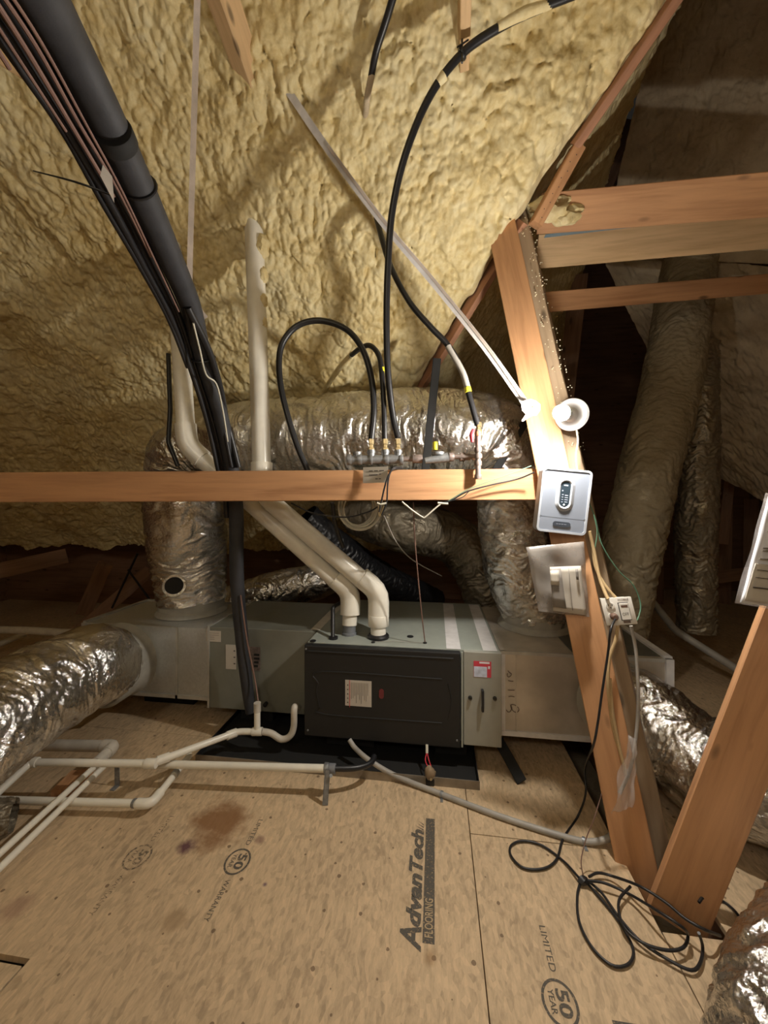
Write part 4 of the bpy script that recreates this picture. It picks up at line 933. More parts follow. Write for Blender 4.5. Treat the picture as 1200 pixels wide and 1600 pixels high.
sleeve(at(598, 578, 1.80), (0, 0.1, 1), 0.0135, 0.02, M['yellow'], h, 'yellow_band')
fitting(h, 602, 686, 706, t_)
h = thing('gas_hose', 'black gas hose curving down right from the foam to the red shutoff valve', 'hose', at(747, 668, 1.72))
hose('tube', None, [(586, 330, 1.86), (596, 370, 1.82), (612, 420, 1.80), (640, 472, 1.78), (672, 510, 1.76), (700, 540, 1.75), (722, 580, 1.74), (735, 625, 1.73), (746, 664, 1.72)], 0.0135, M['black'], parent=h)
hose('grey_length', None, [(700, 541, 1.748), (722, 580, 1.738), (731, 608, 1.732)], 0.0143, M['grey_wire'], parent=h)
sleeve(at(731, 609, 1.73), at(735, 625, 1.73)-at(722, 580, 1.74), 0.0155, 0.022, M['yellow'], h, 'yellow_band')
fitting(h, 748, 660, 676, 1.72)
h = thing('gas_hose', 'short black hose end disappearing into foam at the top centre', 'hose', at(572, 178, 1.75))
hose('tube', None, [(622, -30, 1.34), (604, 30, 1.41), (588, 80, 1.48), (580, 120, 1.53)], 0.0135, M['black'], parent=h)
hose('foam_coated_end', None, [(581, 116, 1.525), (574, 150, 1.57), (571, 180, 1.66)], 0.0135, M['foam_brown'], parent=h)
# manifold
mf = thing('gas_manifold', 'grey iron gas manifold with fittings lying on top of the long beam', 'manifold', at(600, 735, 1.79))
yv = at(740, 716, t_)-at(560, 718, t_); xd = yv.normalized()
MB().tube([at(543, 719, t_), at(628, 717, t_)], 0.021, 18).build('body_pipe', M['iron'], mf, True)
for px, ln in ((546, 0.02), (562, 0.02), (604, 0.02), (627, 0.016), (580, 0.012)): sleeve(at(px, 718, t_), xd, 0.026, ln, M['iron'], mf, 'pipe_collar')
for px in (558, 580, 602, 622):
    MB().tube([at(px, 718, t_), at(px, 703 if px > 560 else 706, t_)], 0.017, 16).build('outlet', M['iron'], mf, True)
    sleeve(at(px, 706 if px > 560 else 708, t_), (0, 0, 1), 0.0195, 0.012, M['iron'], mf, 'outlet_rim')
MB().tube([at(628, 717, t_), at(660, 717, t_)], 0.012, 12).build('nipple', M['iron_rust'], mf, True)
sleeve(at(652, 717, t_), xd, 0.021, 0.045, M['iron_rust'], mf, 'pipe_collar')
rg = MB().tube([at(664, 720, t_-0.02), at(690, 716, t_-0.02), at(700, 714, t_-0.02)], [0.014, 0.02, 0.022], 16).build('regulator', M['iron'], mf, True)
sleeve(at(684, 708, t_-0.01), (0, -0.1, 1), 0.030, 0.014, M['iron'], mf, 'regulator_cap')
MB().lathe([(0.011, 0), (0.012, 0.003), (0.012, 0.034), (0.010, 0.037)], frame(at(680, 703, t_-0.01), (0, 0, 1)), 16).build('yellow_vent_cap', M['yellow'], mf, True)
MB().tube([at(700, 714, t_-0.01), at(745, 713, 1.735)], 0.011, 12).build('nipple', M['iron_rust'], mf, True)
for px, r in ((705, 0.02), (722, 0.021), (731, 0.016), (741, 0.015)): sleeve(at(px, 714, 1.765), xd, r, 0.022, M['iron_rust'], mf, 'pipe_collar')
MB().tube([at(747, 672, 1.72), at(747, 748, 1.71)], 0.0125, 12).build('drip_leg', M['iron_rust'], mf, True)
for py, r in ((678, 0.015), (703, 0.0165), (713, 0.018), (724, 0.0165), (745, 0.017)): sleeve(at(747, py, 1.715), (0, 0, 1), r, 0.02, M['iron_rust'] if py > 700 else M['brass'], mf, 'pipe_collar')
MB().tube([at(740, 671, 1.69), at(737, 680, 1.68), at(738, 691, 1.68)], [0.007, 0.011, 0.007], 10, 0.005).build('red_valve_lever', M['red'], mf, True)
tg_ = MB().cube((-0.058, -0.036, -0.001), (0.058, 0.036, 0.001), frame(at(586.5, 742, 1.725), (-sn, -cs, 0.05), Vector((cs, sn, 0))))
tgo = tg_.build('paper_tag', M['paper'], mf)
Mx = frame(at(586.5, 742, 1.723), (-sn, -cs, 0.05), Vector((cs, sn, 0)))
mbx = MB()
for (x0, x1, y_) in [(-0.03, -0.012, 0.018), (-0.006, 0.012, 0.018), (0.018, 0.04, 0.018), (-0.03, 0.01, 0.0), (0.018, 0.026, 0.003), (0.0, 0.012, -0.018), (0.016, 0.026, -0.018)]:
    mbx.cube((x0, y_-0.002, 0), (x1, y_+0.002, 0.0006), Mx)
mbx.build('small_print', M['ink'], tgo)['kind'] = 'stuff'

# wires at the beam
wr = thing('control_wire', 'black looped low voltage wires draped over the beam below the manifold tag', 'wire', at(600, 790, 1.70))
hose('loop_wire', None, [(628, 731, 1.75), (615, 731, 1.71), (606, 745, 1.70), (600, 765, 1.70), (595, 788, 1.70), (592, 800, 1.70)], 0.0038, M['black'], parent=wr, seg=8)
hose('loop_wire', None, [(628, 731, 1.75), (612, 735, 1.71), (606, 755, 1.70), (604, 785, 1.70), (596, 805, 1.70)], 0.0035, M['black'], parent=wr, seg=8)
hose('wire_nut', None, [(589, 786, 1.70), (595, 788, 1.70), (604, 786, 1.70)], 0.005, M['white_wire'], parent=wr, seg=8)
hose('bare_wire', None, [(591, 789, 1.70), (592, 805, 1.70), (594, 806, 1.70), (600, 790, 1.70)], 0.003, M['brass'], parent=wr, seg=8)
wr = thing('control_wire', 'thin wires rising right along the beam from the V-shaped pale loop', 'wire', at(700, 786, 1.70))
hose('wire', None, [(685, 787, 1.70), (705, 782, 1.70), (730, 768, 1.70), (770, 757, 1.70), (810, 748, 1.69), (835, 738, 1.66)], 0.0035, M['black'], parent=wr, seg=8)
hose('wire', None, [(700, 783, 1.70), (733, 764, 1.70), (785, 745, 1.70), (830, 728, 1.68)], 0.002, M['green_wire'], parent=wr, seg=8)
hose('wire', None, [(708, 782, 1.70), (724, 776, 1.70), (734, 766, 1.70)], 0.002, M['black'], parent=wr, seg=8)
hose('v_loop', None, [(628, 784, 1.70), (645, 798, 1.70), (660, 808, 1.70), (664, 808, 1.70), (678, 796, 1.70), (690, 786, 1.70)], 0.0035, M['white_wire'], parent=wr, seg=8)
hose('wire_nut', None, [(684, 786, 1.70), (700, 787, 1.70)], 0.005, M['white_wire'], parent=wr, seg=8)
hose('sensor_wire', 'thin copper-coloured wire hanging straight from the beam to the furnace top', [(646, 785, 1.84), (648, 840, 1.86), (653, 900, 1.90), (659, 960, 1.93), (664, 1003, 1.965)], 0.003, M['copper'], 'wire', seg=8)
hose('sensor_wire', 'dark thin wire slanting behind the furnace from the beam', [(600, 806, 1.74), (618, 845, 1.9), (645, 875, 2.1), (690, 900, 2.4)], 0.003, M['grey_wire'], 'wire', seg=8)
hose('sensor_wire', 'long black wire sagging below the beam over the white cable coil', [(455, 786, 1.85), (490, 802, 1.82), (540, 808, 1.78), (575, 800, 1.74), (590, 792, 1.72)], 0.0035, M['black'], 'wire', seg=8)
hose('flat_cable', 'dark cable hanging from the beam behind the right vent pipe', [(519, 785, 1.9), (524, 820, 1.95), (536, 855, 2.0)], 0.011, M['black'], 'cable', seg=8)
hose('thin_line', 'faint thin wire along the furnace top between two plugs', [(583, 1003, 1.99), (620, 1002, 1.985), (664, 1005, 1.97)], 0.0015, M['grey_wire'], 'wire', seg=6)
cc = thing('cable_coil', 'coiled white cable hanging just under the beam', 'cable', at(558, 800, 1.9))
for k in range(8):
    rr = random.Random(k); R_ = 0.105+rr.uniform(-0.022, 0.012); c0 = at(560+rr.uniform(-4, 4), 795+rr.uniform(-5, 3), 1.92+0.008*k)
    L = [c0+Vector((R_*0.95*math.cos(a_)*cs, R_*0.95*math.cos(a_)*sn, R_*math.sin(a_))) for a_ in np.linspace(0, 2*math.pi, 30)]
    MB().tube(L, 0.0045, 8, raw=True).build('loop', M['white_wire'], cc, True)

# ------------------------------------------------------------------ straps
def ribbon(name, pts, w_, mat, parent=None, thk=0.0025, label=None, cat='strap', axis=None):
    L, par = spline([at(*p) for p in pts], 0.02); mb = MB(); V = []; F = []
    n = len(L)
    for i in range(n):
        T = Vector(L[min(i+1, n-1)]-L[max(i-1, 0)]).normalized(); toc = (O-Vector(L[i])).normalized()
        tw = Vector(axis) if axis else toc; s_ = T.cross(tw).normalized(); nrm = s_.cross(T)
        ww = np.interp(par[i], np.linspace(0, 1, len(w_)), w_) if hasattr(w_, '__len__') else w_
        p_ = Vector(L[i])
        for a_, b_ in ((-1, -1), (1, -1), (1, 1), (-1, 1)): V.append(tuple(p_+s_*ww/2*a_+nrm*thk/2*b_))
    for i in range(n-1):
        for k in range(4): m = (k+1) % 4; F.append((4*i+k, 4*i+m, 4*i+4+m, 4*i+4+k))
    F += [(3, 2, 1, 0), (4*n-4, 4*n-3, 4*n-2, 4*n-1)]
    o = link_mesh(name, V, F, mat, parent)
    if label: tag(o, label, cat)
    return o
s1 = thing('webbing_strap', 'narrow brownish strap hanging straight down beside the thick black pipe', 'strap', at(300, 480, 1.6))
ribbon('webbing', [(309, -30, 1.32), (305, 120, 1.45), (301, 260, 1.52), (297, 400, 1.56), (296, 470, 1.56)], 0.021, M['strap'], s1)
ribbon('strap_tail', [(297, 455, 1.55), (306, 470, 1.56), (314, 487, 1.57), (322, 497, 1.58)], 0.02, M['strap'], s1)
s2 = thing('webbing_strap', 'long white strap stretched diagonally across the foam and knotted round the orange post', 'strap', at(825, 635, 1.62))
ribbon('webbing', [(430, 112, 1.605), (510, 230, 1.65), (600, 350, 1.70), (680, 445, 1.73), (760, 545, 1.69), (822, 632, 1.65)], 0.030, M['strap_white'], s2)
ribbon('webbing_fold', [(512, 228, 1.642), (600, 346, 1.692), (680, 440, 1.722), (760, 540, 1.682), (822, 628, 1.642)], 0.012, M['strap'], s2)
ribbon('knot', [(816, 632, 1.62), (828, 628, 1.60), (840, 634, 1.60), (836, 645, 1.60), (824, 643, 1.595), (818, 634, 1.60), (830, 636, 1.59)], 0.022, M['strap_white'], s2)
ribbon('strap_tail', [(836, 640, 1.60), (826, 648, 1.60), (816, 658, 1.60)], [0.024, 0.02, 0.006], M['strap_white'], s2)

# ------------------------------------------------------------------ lamp on the post
axp = (at(783, 350, 1.93)-at(1008, 1420, 1.37)).normalized()
dcen = at(893, 648, 1.60); bcen = at(877, 645, 1.475)
nb_ = (bcen-dcen).normalized()
lf = thing('lampholder', 'round white lampholder with a glowing bare bulb on the leaning post', 'lamp', dcen)
MB().lathe([(0.050, -0.035), (0.052, -0.008), (0.066, -0.006), (0.067, 0.0), (0.060, 0.010), (0.030, 0.016), (0.026, 0.030), (0.022, 0.034)], frame(dcen, nb_), 36).build('base', M['ceramic'], lf, True)
for s_ in (-1, 1): MB().lathe([(0.005, 0), (0.004, 0.003)], frame(dcen+nb_*0.012+Vector((cs, sn, 0))*0.042*s_*0.9+Vector((0, 0, 0.004)), nb_), 10).build('screw', M['iron'], lf, True)
a = NT('glowing_bulb'); em = a.n('ShaderNodeEmission'); em.inputs[0].default_value = (1.0, 0.93, 0.83, 1); em.inputs[1].default_value = BULB_STRENGTH
a.l(em.outputs[0], a.t.nodes['Material Output'].inputs[0]); M['bulb'] = a.m
nf = (bcen-dcen).normalized(); BM = frame(bcen, nf)
cut = math.radians(114)
prof = [(max(0.0012, 0.030*math.sin(a_)), 0.030*math.cos(a_)) for a_ in np.linspace(cut, math.radians(1), 11)]
MB().lathe(prof, BM, 20).build('bulb', M['bulb'], lf, True)
dd_ = (bcen-dcen).length
MB().lathe([(0.013, -dd_+0.03), (0.014, -0.050), (0.020, -0.032), (0.0285, -0.012), (0.0302, 0.030*math.cos(cut)), (0.0294, 0.030*math.cos(cut)+0.0002)], BM, 24).build('shading_neck', M['ceramic'], lf, True)  # opaque neck added to keep the bulb's light off the post
hose('lamp_cord', 'pale cord dropping from the lampholder behind the grey controller', [(901, 672, 1.60), (903, 690, 1.61), (900, 712, 1.62), (902, 735, 1.64)], 0.004, M['white_wire'], 'cord')

# ------------------------------------------------------------------ controller box
x_ax = (at(918, 733, 1.555)-at(843, 730, 1.56)); y_ax = at(843, 730, 1.56)-at(842, 828, 1.56)
cen = at(881, 783, 1.56)
zc = x_ax.cross(y_ax).normalized(); 
if zc.dot(O-cen) < 0: zc = -zc
zc = (zc + Vector((-0.10, 0, -0.02))).normalized()
CM = frame(cen, zc, x_ax - y_ax*0.045)
cb = thing('zone_controller', 'grey rounded control box with an oval status window on the leaning post', 'controller', cen)
wd, ht = 0.192, 0.262
MB().prism(rrect(-wd/2, wd/2, -ht/2, ht/2, 0.018), -0.055, 0.0, CM).build('housing', M['device_rim'], cb, True)
n = 7
outer = rrect(-wd/2+0.0, wd/2-0.0, -ht/2+0.0, ht/2-0.0, 0.018); inner = rrect(-wd/2+0.008, wd/2-0.008, -ht/2+0.008, ht/2-0.008, 0.012)
mb = MB(); N_ = len(outer); mb.add([(x, y, 0.0) for x, y in outer]+[(x, y, 0.007) for x, y in outer]+[(x, y, 0.007) for x, y in inner]+[(x, y, 0.0) for x, y in inner],
   [((i), (i+1) % N_, N_+(i+1) % N_, N_+i) for i in range(N_)]+[(N_+i, N_+(i+1) % N_, 2*N_+(i+1) % N_, 2*N_+i) for i in range(N_)]+[(2*N_+i, 2*N_+(i+1) % N_, 3*N_+(i+1) % N_, 3*N_+i) for i in range(N_)], CM); mb.build('rim', M['device_rim'], cb, True)
MB().prism(rrect(-wd/2+0.008, wd/2-0.008, -ht/2+0.062, ht/2-0.012, 0.010), 0.0, 0.004, CM).build('face_plate', M['device'], cb, True)
MB().prism(rrect(-wd/2+0.008, wd/2-0.008, -ht/2+0.008, -ht/2+0.060, 0.010), 0.0, 0.004, CM).build('lower_cover', M['device'], cb, True)
oc, oh = 0.028, 0.068
def oval_ring(hw, hh, hw2, hh2, z0, z1, mat, name):
    A = rrect(-hw, hw, oc-hh, oc+hh, hw*0.999, 10); B = rrect(-hw2, hw2, oc-hh2, oc+hh2, hw2*0.999, 10); n_ = len(A)
    return MB().add([(x, y, z0) for x, y in A]+[(x, y, z1) for x, y in B], [(i, (i+1) % n_, n_+(i+1) % n_, n_+i) for i in range(n_)], CM).build(name, mat, cb, True)
oval_ring(0.036, 0.070, 0.024, 0.058, 0.0045, 0.0105, M['device_rim'], 'window_bezel')
oval_ring(0.024, 0.058, 0.018, 0.051, 0.0105, 0.0055, M['device_rim'], 'window_bezel')
MB().prism(rrect(-0.019, 0.019, oc-0.052, oc+0.052, 0.0185, 8), 0.0045, 0.0062, CM).build('status_window', M['device_dark'], cb)
mb = MB()
for (x0, x1, y_, hh) in [(-0.008, 0.008, oc+0.036, 0.0022), (-0.013, -0.009, oc+0.014, 0.0022)]+[(0.0, 0.012, oc-0.004-0.009*k, 0.0012) for k in range(4)]+[(-0.012, -0.006, oc-0.002-0.010*k, 0.0012) for k in range(4)]:
    mb.cube((x0, y_-hh, 0.0062), (x1, y_+hh, 0.0068), CM)
mb.build('window_legend', M['blue_label'], cb)
MB().lathe([(0.004, 0), (0.003, 0.003)], CM @ Matrix.Translation((0, oc-0.043, 0.006)), 12).build('status_light', M['ceramic'], cb, True)
bd = MB().prism(rrect(-0.034, 0.034, -0.104, -0.084, 0.0099, 8), 0.003, 0.0065, CM).build('badge', M['slate'], cb)
mb = MB()
for (x0, x1) in [(-0.022, -0.014), (-0.012, -0.004), (-0.002, 0.006), (0.009, 0.018)]: mb.cube((x0, -0.0955, 0.0065), (x1, -0.0925, 0.007), CM)
mb.build('badge_lettering', M['device'], bd)

# ------------------------------------------------------------------ plastic sleeve with booklet
def wquad(pts, mat, name, parent, thk=0.001, nx=10, nyy=10, wav=0.003, seed=0):
    A, B_, Cc, D_ = [Vector(p) for p in pts]   # TL TR BR BL
    nrm = (B_-A).cross(D_-A).normalized()
    if nrm.dot(O-A) < 0: nrm = -nrm
    V = []; F = []
    for s_ in (0, 1):
        for i in range(nyy+1):
            for j in range(nx+1):
                u, v = j/nx, i/nyy
                p_ = (A*(1-u)+B_*u)*(1-v)+(D_*(1-u)+Cc*u)*v
                p_ = p_+nrm*(wav*mnoise.noise(Vector((u*3+seed, v*3, seed)))+(thk if s_ else 0)); V.append(tuple(p_))
    m = (nx+1)*(nyy+1)
    for i in range(nyy):
        for j in range(nx):
            a_ = i*(nx+1)+j; F.append((a_, a_+1, a_+nx+2, a_+nx+1)); F.append((m+a_, m+a_+nx+1, m+a_+nx+2, m+a_+1))
    for j in range(nx):
        F.append((j, m+j, m+j+1, j+1)); k = nyy*(nx+1)+j; F.append((k, k+1, m+k+1, m+k))
    for i in range(nyy):
        a_ = i*(nx+1); F.append((a_, a_+nx+1, m+a_+nx+1, m+a_)); b_ = a_+nx; F.append((b_, m+b_, m+b_+nx+1, b_+nx+1))
    return link_mesh(name, V, F, mat, parent, True)
sv = thing('document_sleeve', 'clear plastic sleeve hanging under the grey controller', 'sleeve', at(870, 910, 1.56))
wquad([at(822, 855, 1.56), at(912, 846, 1.54), at(921, 964, 1.52), at(842, 955, 1.545)], M['bag'], 'sleeve', sv, 0.001, 12, 12, 0.012, 2)
bk = thing('booklet', 'beige printed booklet inside the plastic sleeve below the controller', 'booklet', at(888, 930, 1.53))
wquad([at(859, 886, 1.530), at(907, 884, 1.520), at(916, 961, 1.500), at(864, 954, 1.520)], M['paper'], 'cover', bk, 0.003, 8, 8, 0.004, 3)
def onb(px, py, t=1.512): return at(px, py, t)
wquad([onb(859.5, 889, 1.522), onb(876, 888, 1.518), onb(885, 951, 1.500), onb(864, 948, 1.508)], M['ink_grey'], 'cover_photo', bk, 0.001, 4, 4, 0.0)
wquad([onb(859.5, 892, 1.518), onb(873, 891, 1.516), onb(874, 915, 1.508), onb(860.5, 914, 1.512)], M['pvc_dull'], 'cover_panel', bk, 0.001, 3, 3, 0.0)
wquad([onb(899, 889, 1.510), onb(903, 889, 1.509), onb(904.5, 906, 1.504), onb(900.5, 906, 1.505)], M['ink_grey'], 'spine_lettering', bk, 0.001, 2, 3, 0.0)
wquad([onb(888, 888, 1.511), onb(888.8, 888, 1.511), onb(895, 954, 1.492), onb(894.2, 954, 1.492)], M['ink_grey'], 'fold_line', bk, 0.001, 2, 5, 0.0)
# papers at the right edge
dc = thing('paper_packet', 'white printed papers in a plastic wrap fastened to the brown board at the right edge', 'papers', at(1190, 870, 1.0))
wquad([at(1200, 775, 1.02), at(1340, 790, 0.98), at(1300, 960, 0.98), at(1156, 941, 1.02)], M['paper_white'], 'front_sheet', dc, 0.012, 10, 10, 0.006, 4)
wquad([at(1180, 880, 1.005), at(1300, 895, 0.972), at(1295, 957, 0.968), at(1163, 938, 1.004)], M['paper'], 'lower_sheet', dc, 0.002, 10, 10, 0.003, 5)
for (y_, x_, th) in ((889.5, 1183, 1.0), (901.5, 1180.5, 1.0), (916.5, 1176.5, 1.8)):
    wquad([at(x_, y_, 0.997), at(1290, y_+14, 0.966), at(1290, y_+14+th, 0.966), at(x_, y_+th, 0.997)], M['ink'], 'ruled_line', dc, 0.0008, 6, 1, 0.0)
for (y_, x_, x2) in ((855, 1192, 1199), (859, 1191.5, 1200), (872, 1187, 1194), (829, 1199, 1204)):
    wquad([at(x_, y_, 0.998), at(x2+10, y_+1.4, 0.994), at(x2+10, y_+3.4, 0.994), at(x_, y_+2, 0.998)], M['ink_grey'], 'print_line', dc, 0.0008, 2, 1, 0.0)
wquad([at(1196, 770, 1.03), at(1340, 785, 0.99), at(1300, 968, 0.99), at(1148, 942, 1.03)], M['clear'], 'plastic_wrap', dc, 0.001, 10, 10, 0.01, 6)

# ------------------------------------------------------------------ outlet
pc = [at(938, 935.5, 1.50), at(987, 932, 1.475), at(996, 976, 1.46), at(948, 977, 1.485)]
xo = (pc[1]-pc[0]).normalized(); yo = (pc[0]-pc[3]).normalized()
zo = xo.cross(yo).normalized(); co = sum(pc, Vector())/4
w1 = ((pc[1]-pc[0]).length+(pc[2]-pc[3]).length)/2; h1 = ((pc[0]-pc[3]).length+(pc[1]-pc[2]).length)/2
# sheared plate as seen: local axes xo, yo
OMx = Matrix((xo, yo, zo)).transposed().to_4x4(); OMx.translation = co
OM = OMx
ob = thing('outlet_box', 'white double wall plate with receptacle and rocker switch on the leaning post', 'outlet', co)
MB().cube((-w1/2, -h1/2, -0.006), (w1/2, h1/2, 0.0), OM, bev=0.002).build('cover_plate', M['white'], ob, True)
MB().cube((-w1/2+0.008, -h1/2+0.006, -0.05), (w1/2-0.012, h1/2-0.006, -0.006), OM).build('back_box', M['white_wire'], ob)
def oo(fx, fy): return (fx*w1/2, fy*h1/2)
for fy in (0.42, -0.32):
    cx, cy = oo(-0.48, fy)
    rc = MB().prism([(cx+0.015*math.cos(a_), cy+0.013*math.sin(a_)) for a_ in np.linspace(0, 2*math.pi, 20, endpoint=False)], 0, 0.003, OM).build('receptacle', M['white'], ob)
    MB().cube((cx-0.008, cy, 0.003), (cx-0.005, cy+0.008, 0.0035), OM).cube((cx+0.005, cy, 0.003), (cx+0.008, cy+0.008, 0.0035), OM).cube((cx-0.002, cy-0.008, 0.003), (cx+0.002, cy-0.004, 0.0035), OM).build('slot', M['ink'], rc)
cx, cy = oo(0.36, -0.03)
MB().cube((cx-0.018, cy-0.034, 0), (cx+0.018, cy+0.034, 0.0008), OM).build('switch_gap', M['ink'], ob)
swc = MB().cube((cx-0.015, cy-0.031, 0), (cx+0.0165, cy+0.031, 0.005), OM, bev=0.001).build('rocker_switch', M['white'], ob)
text_mesh('switch_lettering', 'OFF', OM @ Matrix.Translation((cx-0.011, cy-0.016, 0)), 0.022, 0.012, M['ink'], swc, lift=0.0056)
MB().cube((cx-0.010, cy+0.016, 0.005), (cx+0.013, cy+0.024, 0.0056), OM).build('switch_lens', M['marker'], swc)
MB().cube((cx-0.012, cy-0.044, 0.0), (cx+0.012, cy-0.035, 0.0015), OM).build('switch_strap', M['iron_rust'], ob)
hwp = MB(); rr = random.Random(3)
for k in range(9):
    x = -0.002+k*0.0042+0.008; y_ = h1/2-0.012
    hwp.add([], []); q = [OM @ Vector((x, y_, 0.0008)), OM @ Vector((x+rr.uniform(-0.001, 0.002), y_+0.004, 0.0008)), OM @ Vector((x+0.0015, y_+0.007, 0.0008))]
    hwp.tube(q, 0.0007, 5, 0.003)
hwp.build('handwriting', M['marker'], ob)
cx, cy = oo(-0.45, -0.32)
pw = thing('extension_cord', 'black extension cord plugged in the outlet and piled in loops on the floor', 'cord', atZ(912, 1378, 0))
MB().lathe([(0.011, 0.003), (0.014, 0.008), (0.013, 0.022), (0.008, 0.03)], OM @ Matrix.Translation((cx, cy, 0)), 14).build('plug', M['marker'], pw, True)
pb = OM @ Vector((cx, cy-0.004, 0.024))
cord = [pb]+[at(*p) for p in [(954, 985, 1.42), (950, 1020, 1.43), (941, 1080, 1.42), (934, 1130, 1.41), (927, 1165, 1.42)]]
gz = 0.007
def fl(px, py, z=gz): return atZ(px, py, z)
cord += [at(914, 1200, 1.62), at(915, 1240, 1.60), fl(903, 1275), fl(880, 1310), fl(870, 1342), fl(850, 1357), fl(818, 1356), fl(799, 1338), fl(798, 1322), fl(815, 1314), fl(845, 1320), fl(880, 1345), fl(905, 1372, 0.016)]
MB().tube(cord, 0.0042, 10, 0.012).build('drop_length', M['black'], pw, True)
loops = [[(908, 1376), (902, 1400), (905, 1440), (925, 1480), (955, 1508), (980, 1508), (990, 1490), (982, 1465), (960, 1430), (935, 1400), (916, 1378)],
         [(916, 1374), (940, 1395), (965, 1430), (1000, 1470), (1045, 1500), (1080, 1516), (1094, 1505), (1098, 1480), (1092, 1458)],
         [(920, 1370), (935, 1364), (960, 1370), (1000, 1385), (1040, 1410), (1070, 1435), (1100, 1452), (1125, 1462)],
         [(918, 1376), (945, 1380), (985, 1398), (1030, 1425), (1065, 1448), (1075, 1462), (1068, 1480), (1045, 1485), (1010, 1476), (980, 1455), (968, 1430), (968, 1405), (985, 1385)]]
def cz(px, py, k):
    c_ = atZ(px, py, gz+0.007*k)
    if HX0-0.01 < c_.x < HX1+0.01 and c_.y > HY0-0.01: c_ = atZ(px, py, gz+0.007*k+0.045)
    return c_
for k, L in enumerate(loops): MB().tube([cz(x, y, k) for x, y in L], 0.0042, 10, 0.012).build('cord_loop', M['black'], pw, True)
MB().tube([cz(1092, 1410, 0), cz(1100, 1402, 0), cz(1125, 1406, 0), cz(1145, 1420, 0), cz(1158, 1436, 0)], 0.0042, 10, 0.012).build('cord_loop', M['black'], pw, True)
kn = MB(); blob(kn, fl(912, 1376, 0.016), 0.014, 5, 0.5, 2, (1.3, 1, 0.8)); kn.build('cord_tie', M['black'], pw, True)
hose('string', 'thin dark string rising from the cord pile past the post', [(912, 1372, 1.34), (908, 1345, 1.36), (916, 1310, 1.38), (928, 1280, 1.38), (940, 1240, 1.40)], 0.0018, M['copper'], 'string', seg=6)
fx = thing('flexible_conduit', 'grey flexible conduit running on the floor from the furnace to the post', 'conduit', atZ(690, 1240, 0))
MB().tube([at(546, 1156, 1.93), at(556, 1170, 1.90), at(580, 1190, 1.83), atZ(620, 1213, 0.025), atZ(690, 1241, 0.012), atZ(780, 1275, 0.012), atZ(870, 1304, 0.012), atZ(915, 1315, 0.012), at(945, 1312, 1.47), at(962, 1300, 1.47)], 0.0115, 14, 0.012).build('jacket', M['grey_wire'], fx, True)
MB().tube([at(961, 1301, 1.47), at(974, 1285, 1.44), at(981, 1262, 1.42)], 0.008, 12, 0.012).build('cable_end', M['yellow_wire'], fx, True)
for (px, py) in ((690, 1241), (912, 1314)):
    c_ = atZ(px, py, 0.012); MB().lathe([(0.0135, -0.006), (0.0145, 0), (0.0135, 0.006)], frame(c_, atZ(px+40, py+14, 0.012)-c_), 14).cube((c_.x-0.006, c_.y-0.032, 0), (c_.x+0.006, c_.y-0.008, 0.003)).build('conduit_clip', M['iron'], fx, True)
wl = thing('water_alarm', 'brown leak sensor with red wires on the rim of the drain pan', 'sensor', atZ(672, 1212, 0.0))
ca = atZ(672, 1214, 0.035)
blb = MB(); blob(blb, ca+Vector((0, 0, 0.018)), 0.026, 8, 0.25, 3, (1.0, 0.7, 1.2)); blb.build('body', plain('brown_shell', (0.30, 0.22, 0.14), 0.3), wl, True)
MB().cube(ca+Vector((-0.02, -0.012, -0.035)), ca+Vector((0.02, 0.012, -0.002)), bev=0.003).build('clamp', M['black'], wl)
MB().lathe([(0.006, 0), (0.005, 0.004)], frame(ca+Vector((0.004, -0.02, 0.004)), (0, -1, 0)), 10).build('screw', M['brass'], wl, True)
for dx in (-0.006, 0.008): MB().tube([ca+Vector((dx, 0, 0.04)), at(667+dx*400, 1188, 1.84), at(667, 1175, 1.86)], 0.0028, 8, 0.01).build('red_wire', M['red'], wl, True)
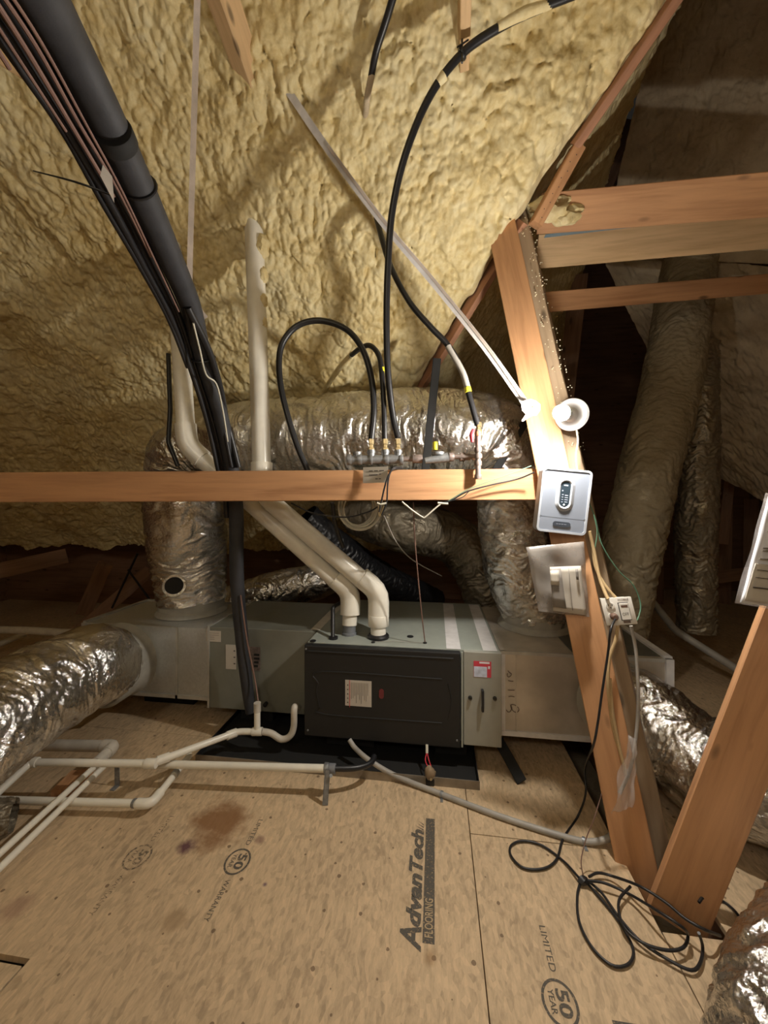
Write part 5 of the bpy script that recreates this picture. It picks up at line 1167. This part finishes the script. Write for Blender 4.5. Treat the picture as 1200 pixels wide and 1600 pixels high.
MB().tube([at(667, 1177, 1.86), at(667, 1163, 1.88)], 0.007, 10, 0.01).build('wire_connector', M['white_wire'], wl, True)

# cables stapled along the post
hose('house_cable', 'cream cable climbing the right side of the post to the outlet', [(921, 830, 1.55), (928, 860, 1.55), (936, 900, 1.53), (945, 925, 1.50), (950, 936, 1.485)], 0.0065, M['yellow_wire'], 'cable')
hose('house_cable', 'second cream cable bent over behind the outlet top', [(925, 850, 1.57), (932, 890, 1.55), (948, 918, 1.52), (962, 934, 1.50)], 0.006, M['yellow_wire'], 'cable')
hose('house_cable', 'cream cable looping below the outlet into the split post', [(965, 978, 1.475), (962, 1000, 1.47), (952, 1030, 1.47), (950, 1070, 1.46), (957, 1130, 1.46), (972, 1190, 1.44), (985, 1250, 1.42)], 0.0065, M['yellow_wire'], 'cable')
hose('house_cable', 'brown cable hanging from the outlet down to the clear plastic scrap', [(986, 978, 1.46), (994, 1020, 1.46), (997, 1080, 1.45), (995, 1140, 1.44), (985, 1200, 1.42), (968, 1240, 1.40)], 0.006, M['grey_wire'], 'cable')
hose('house_cable', 'pale cable descending on the face of the orange post', [(953, 1060, 1.465), (957, 1110, 1.455), (966, 1160, 1.44), (978, 1210, 1.42)], 0.006, M['yellow_wire'], 'cable')
hose('ground_wire', 'thin green wire looping right of the outlet plate', [(916, 775, 1.56), (930, 810, 1.56), (940, 850, 1.55), (965, 890, 1.54), (990, 915, 1.53), (1001, 945, 1.52), (996, 968, 1.50), (989, 972, 1.48)], 0.0025, M['green_wire'], 'wire', seg=8)
hose('ground_wire', 'thin green wire at the right edge of the controller', [(928, 805, 1.55), (933, 830, 1.55), (930, 855, 1.55)], 0.002, M['green_wire'], 'wire', seg=8)
ps = thing('poly_scrap', 'crumpled clear plastic scrap on the lower part of the orange post', 'plastic', at(970, 1250, 1.4))
wquad([at(983, 1150, 1.42), at(996, 1155, 1.42), at(988, 1262, 1.38), at(955, 1272, 1.40)], M['clear'], 'sheet', ps, 0.001, 12, 12, 0.04, 8)
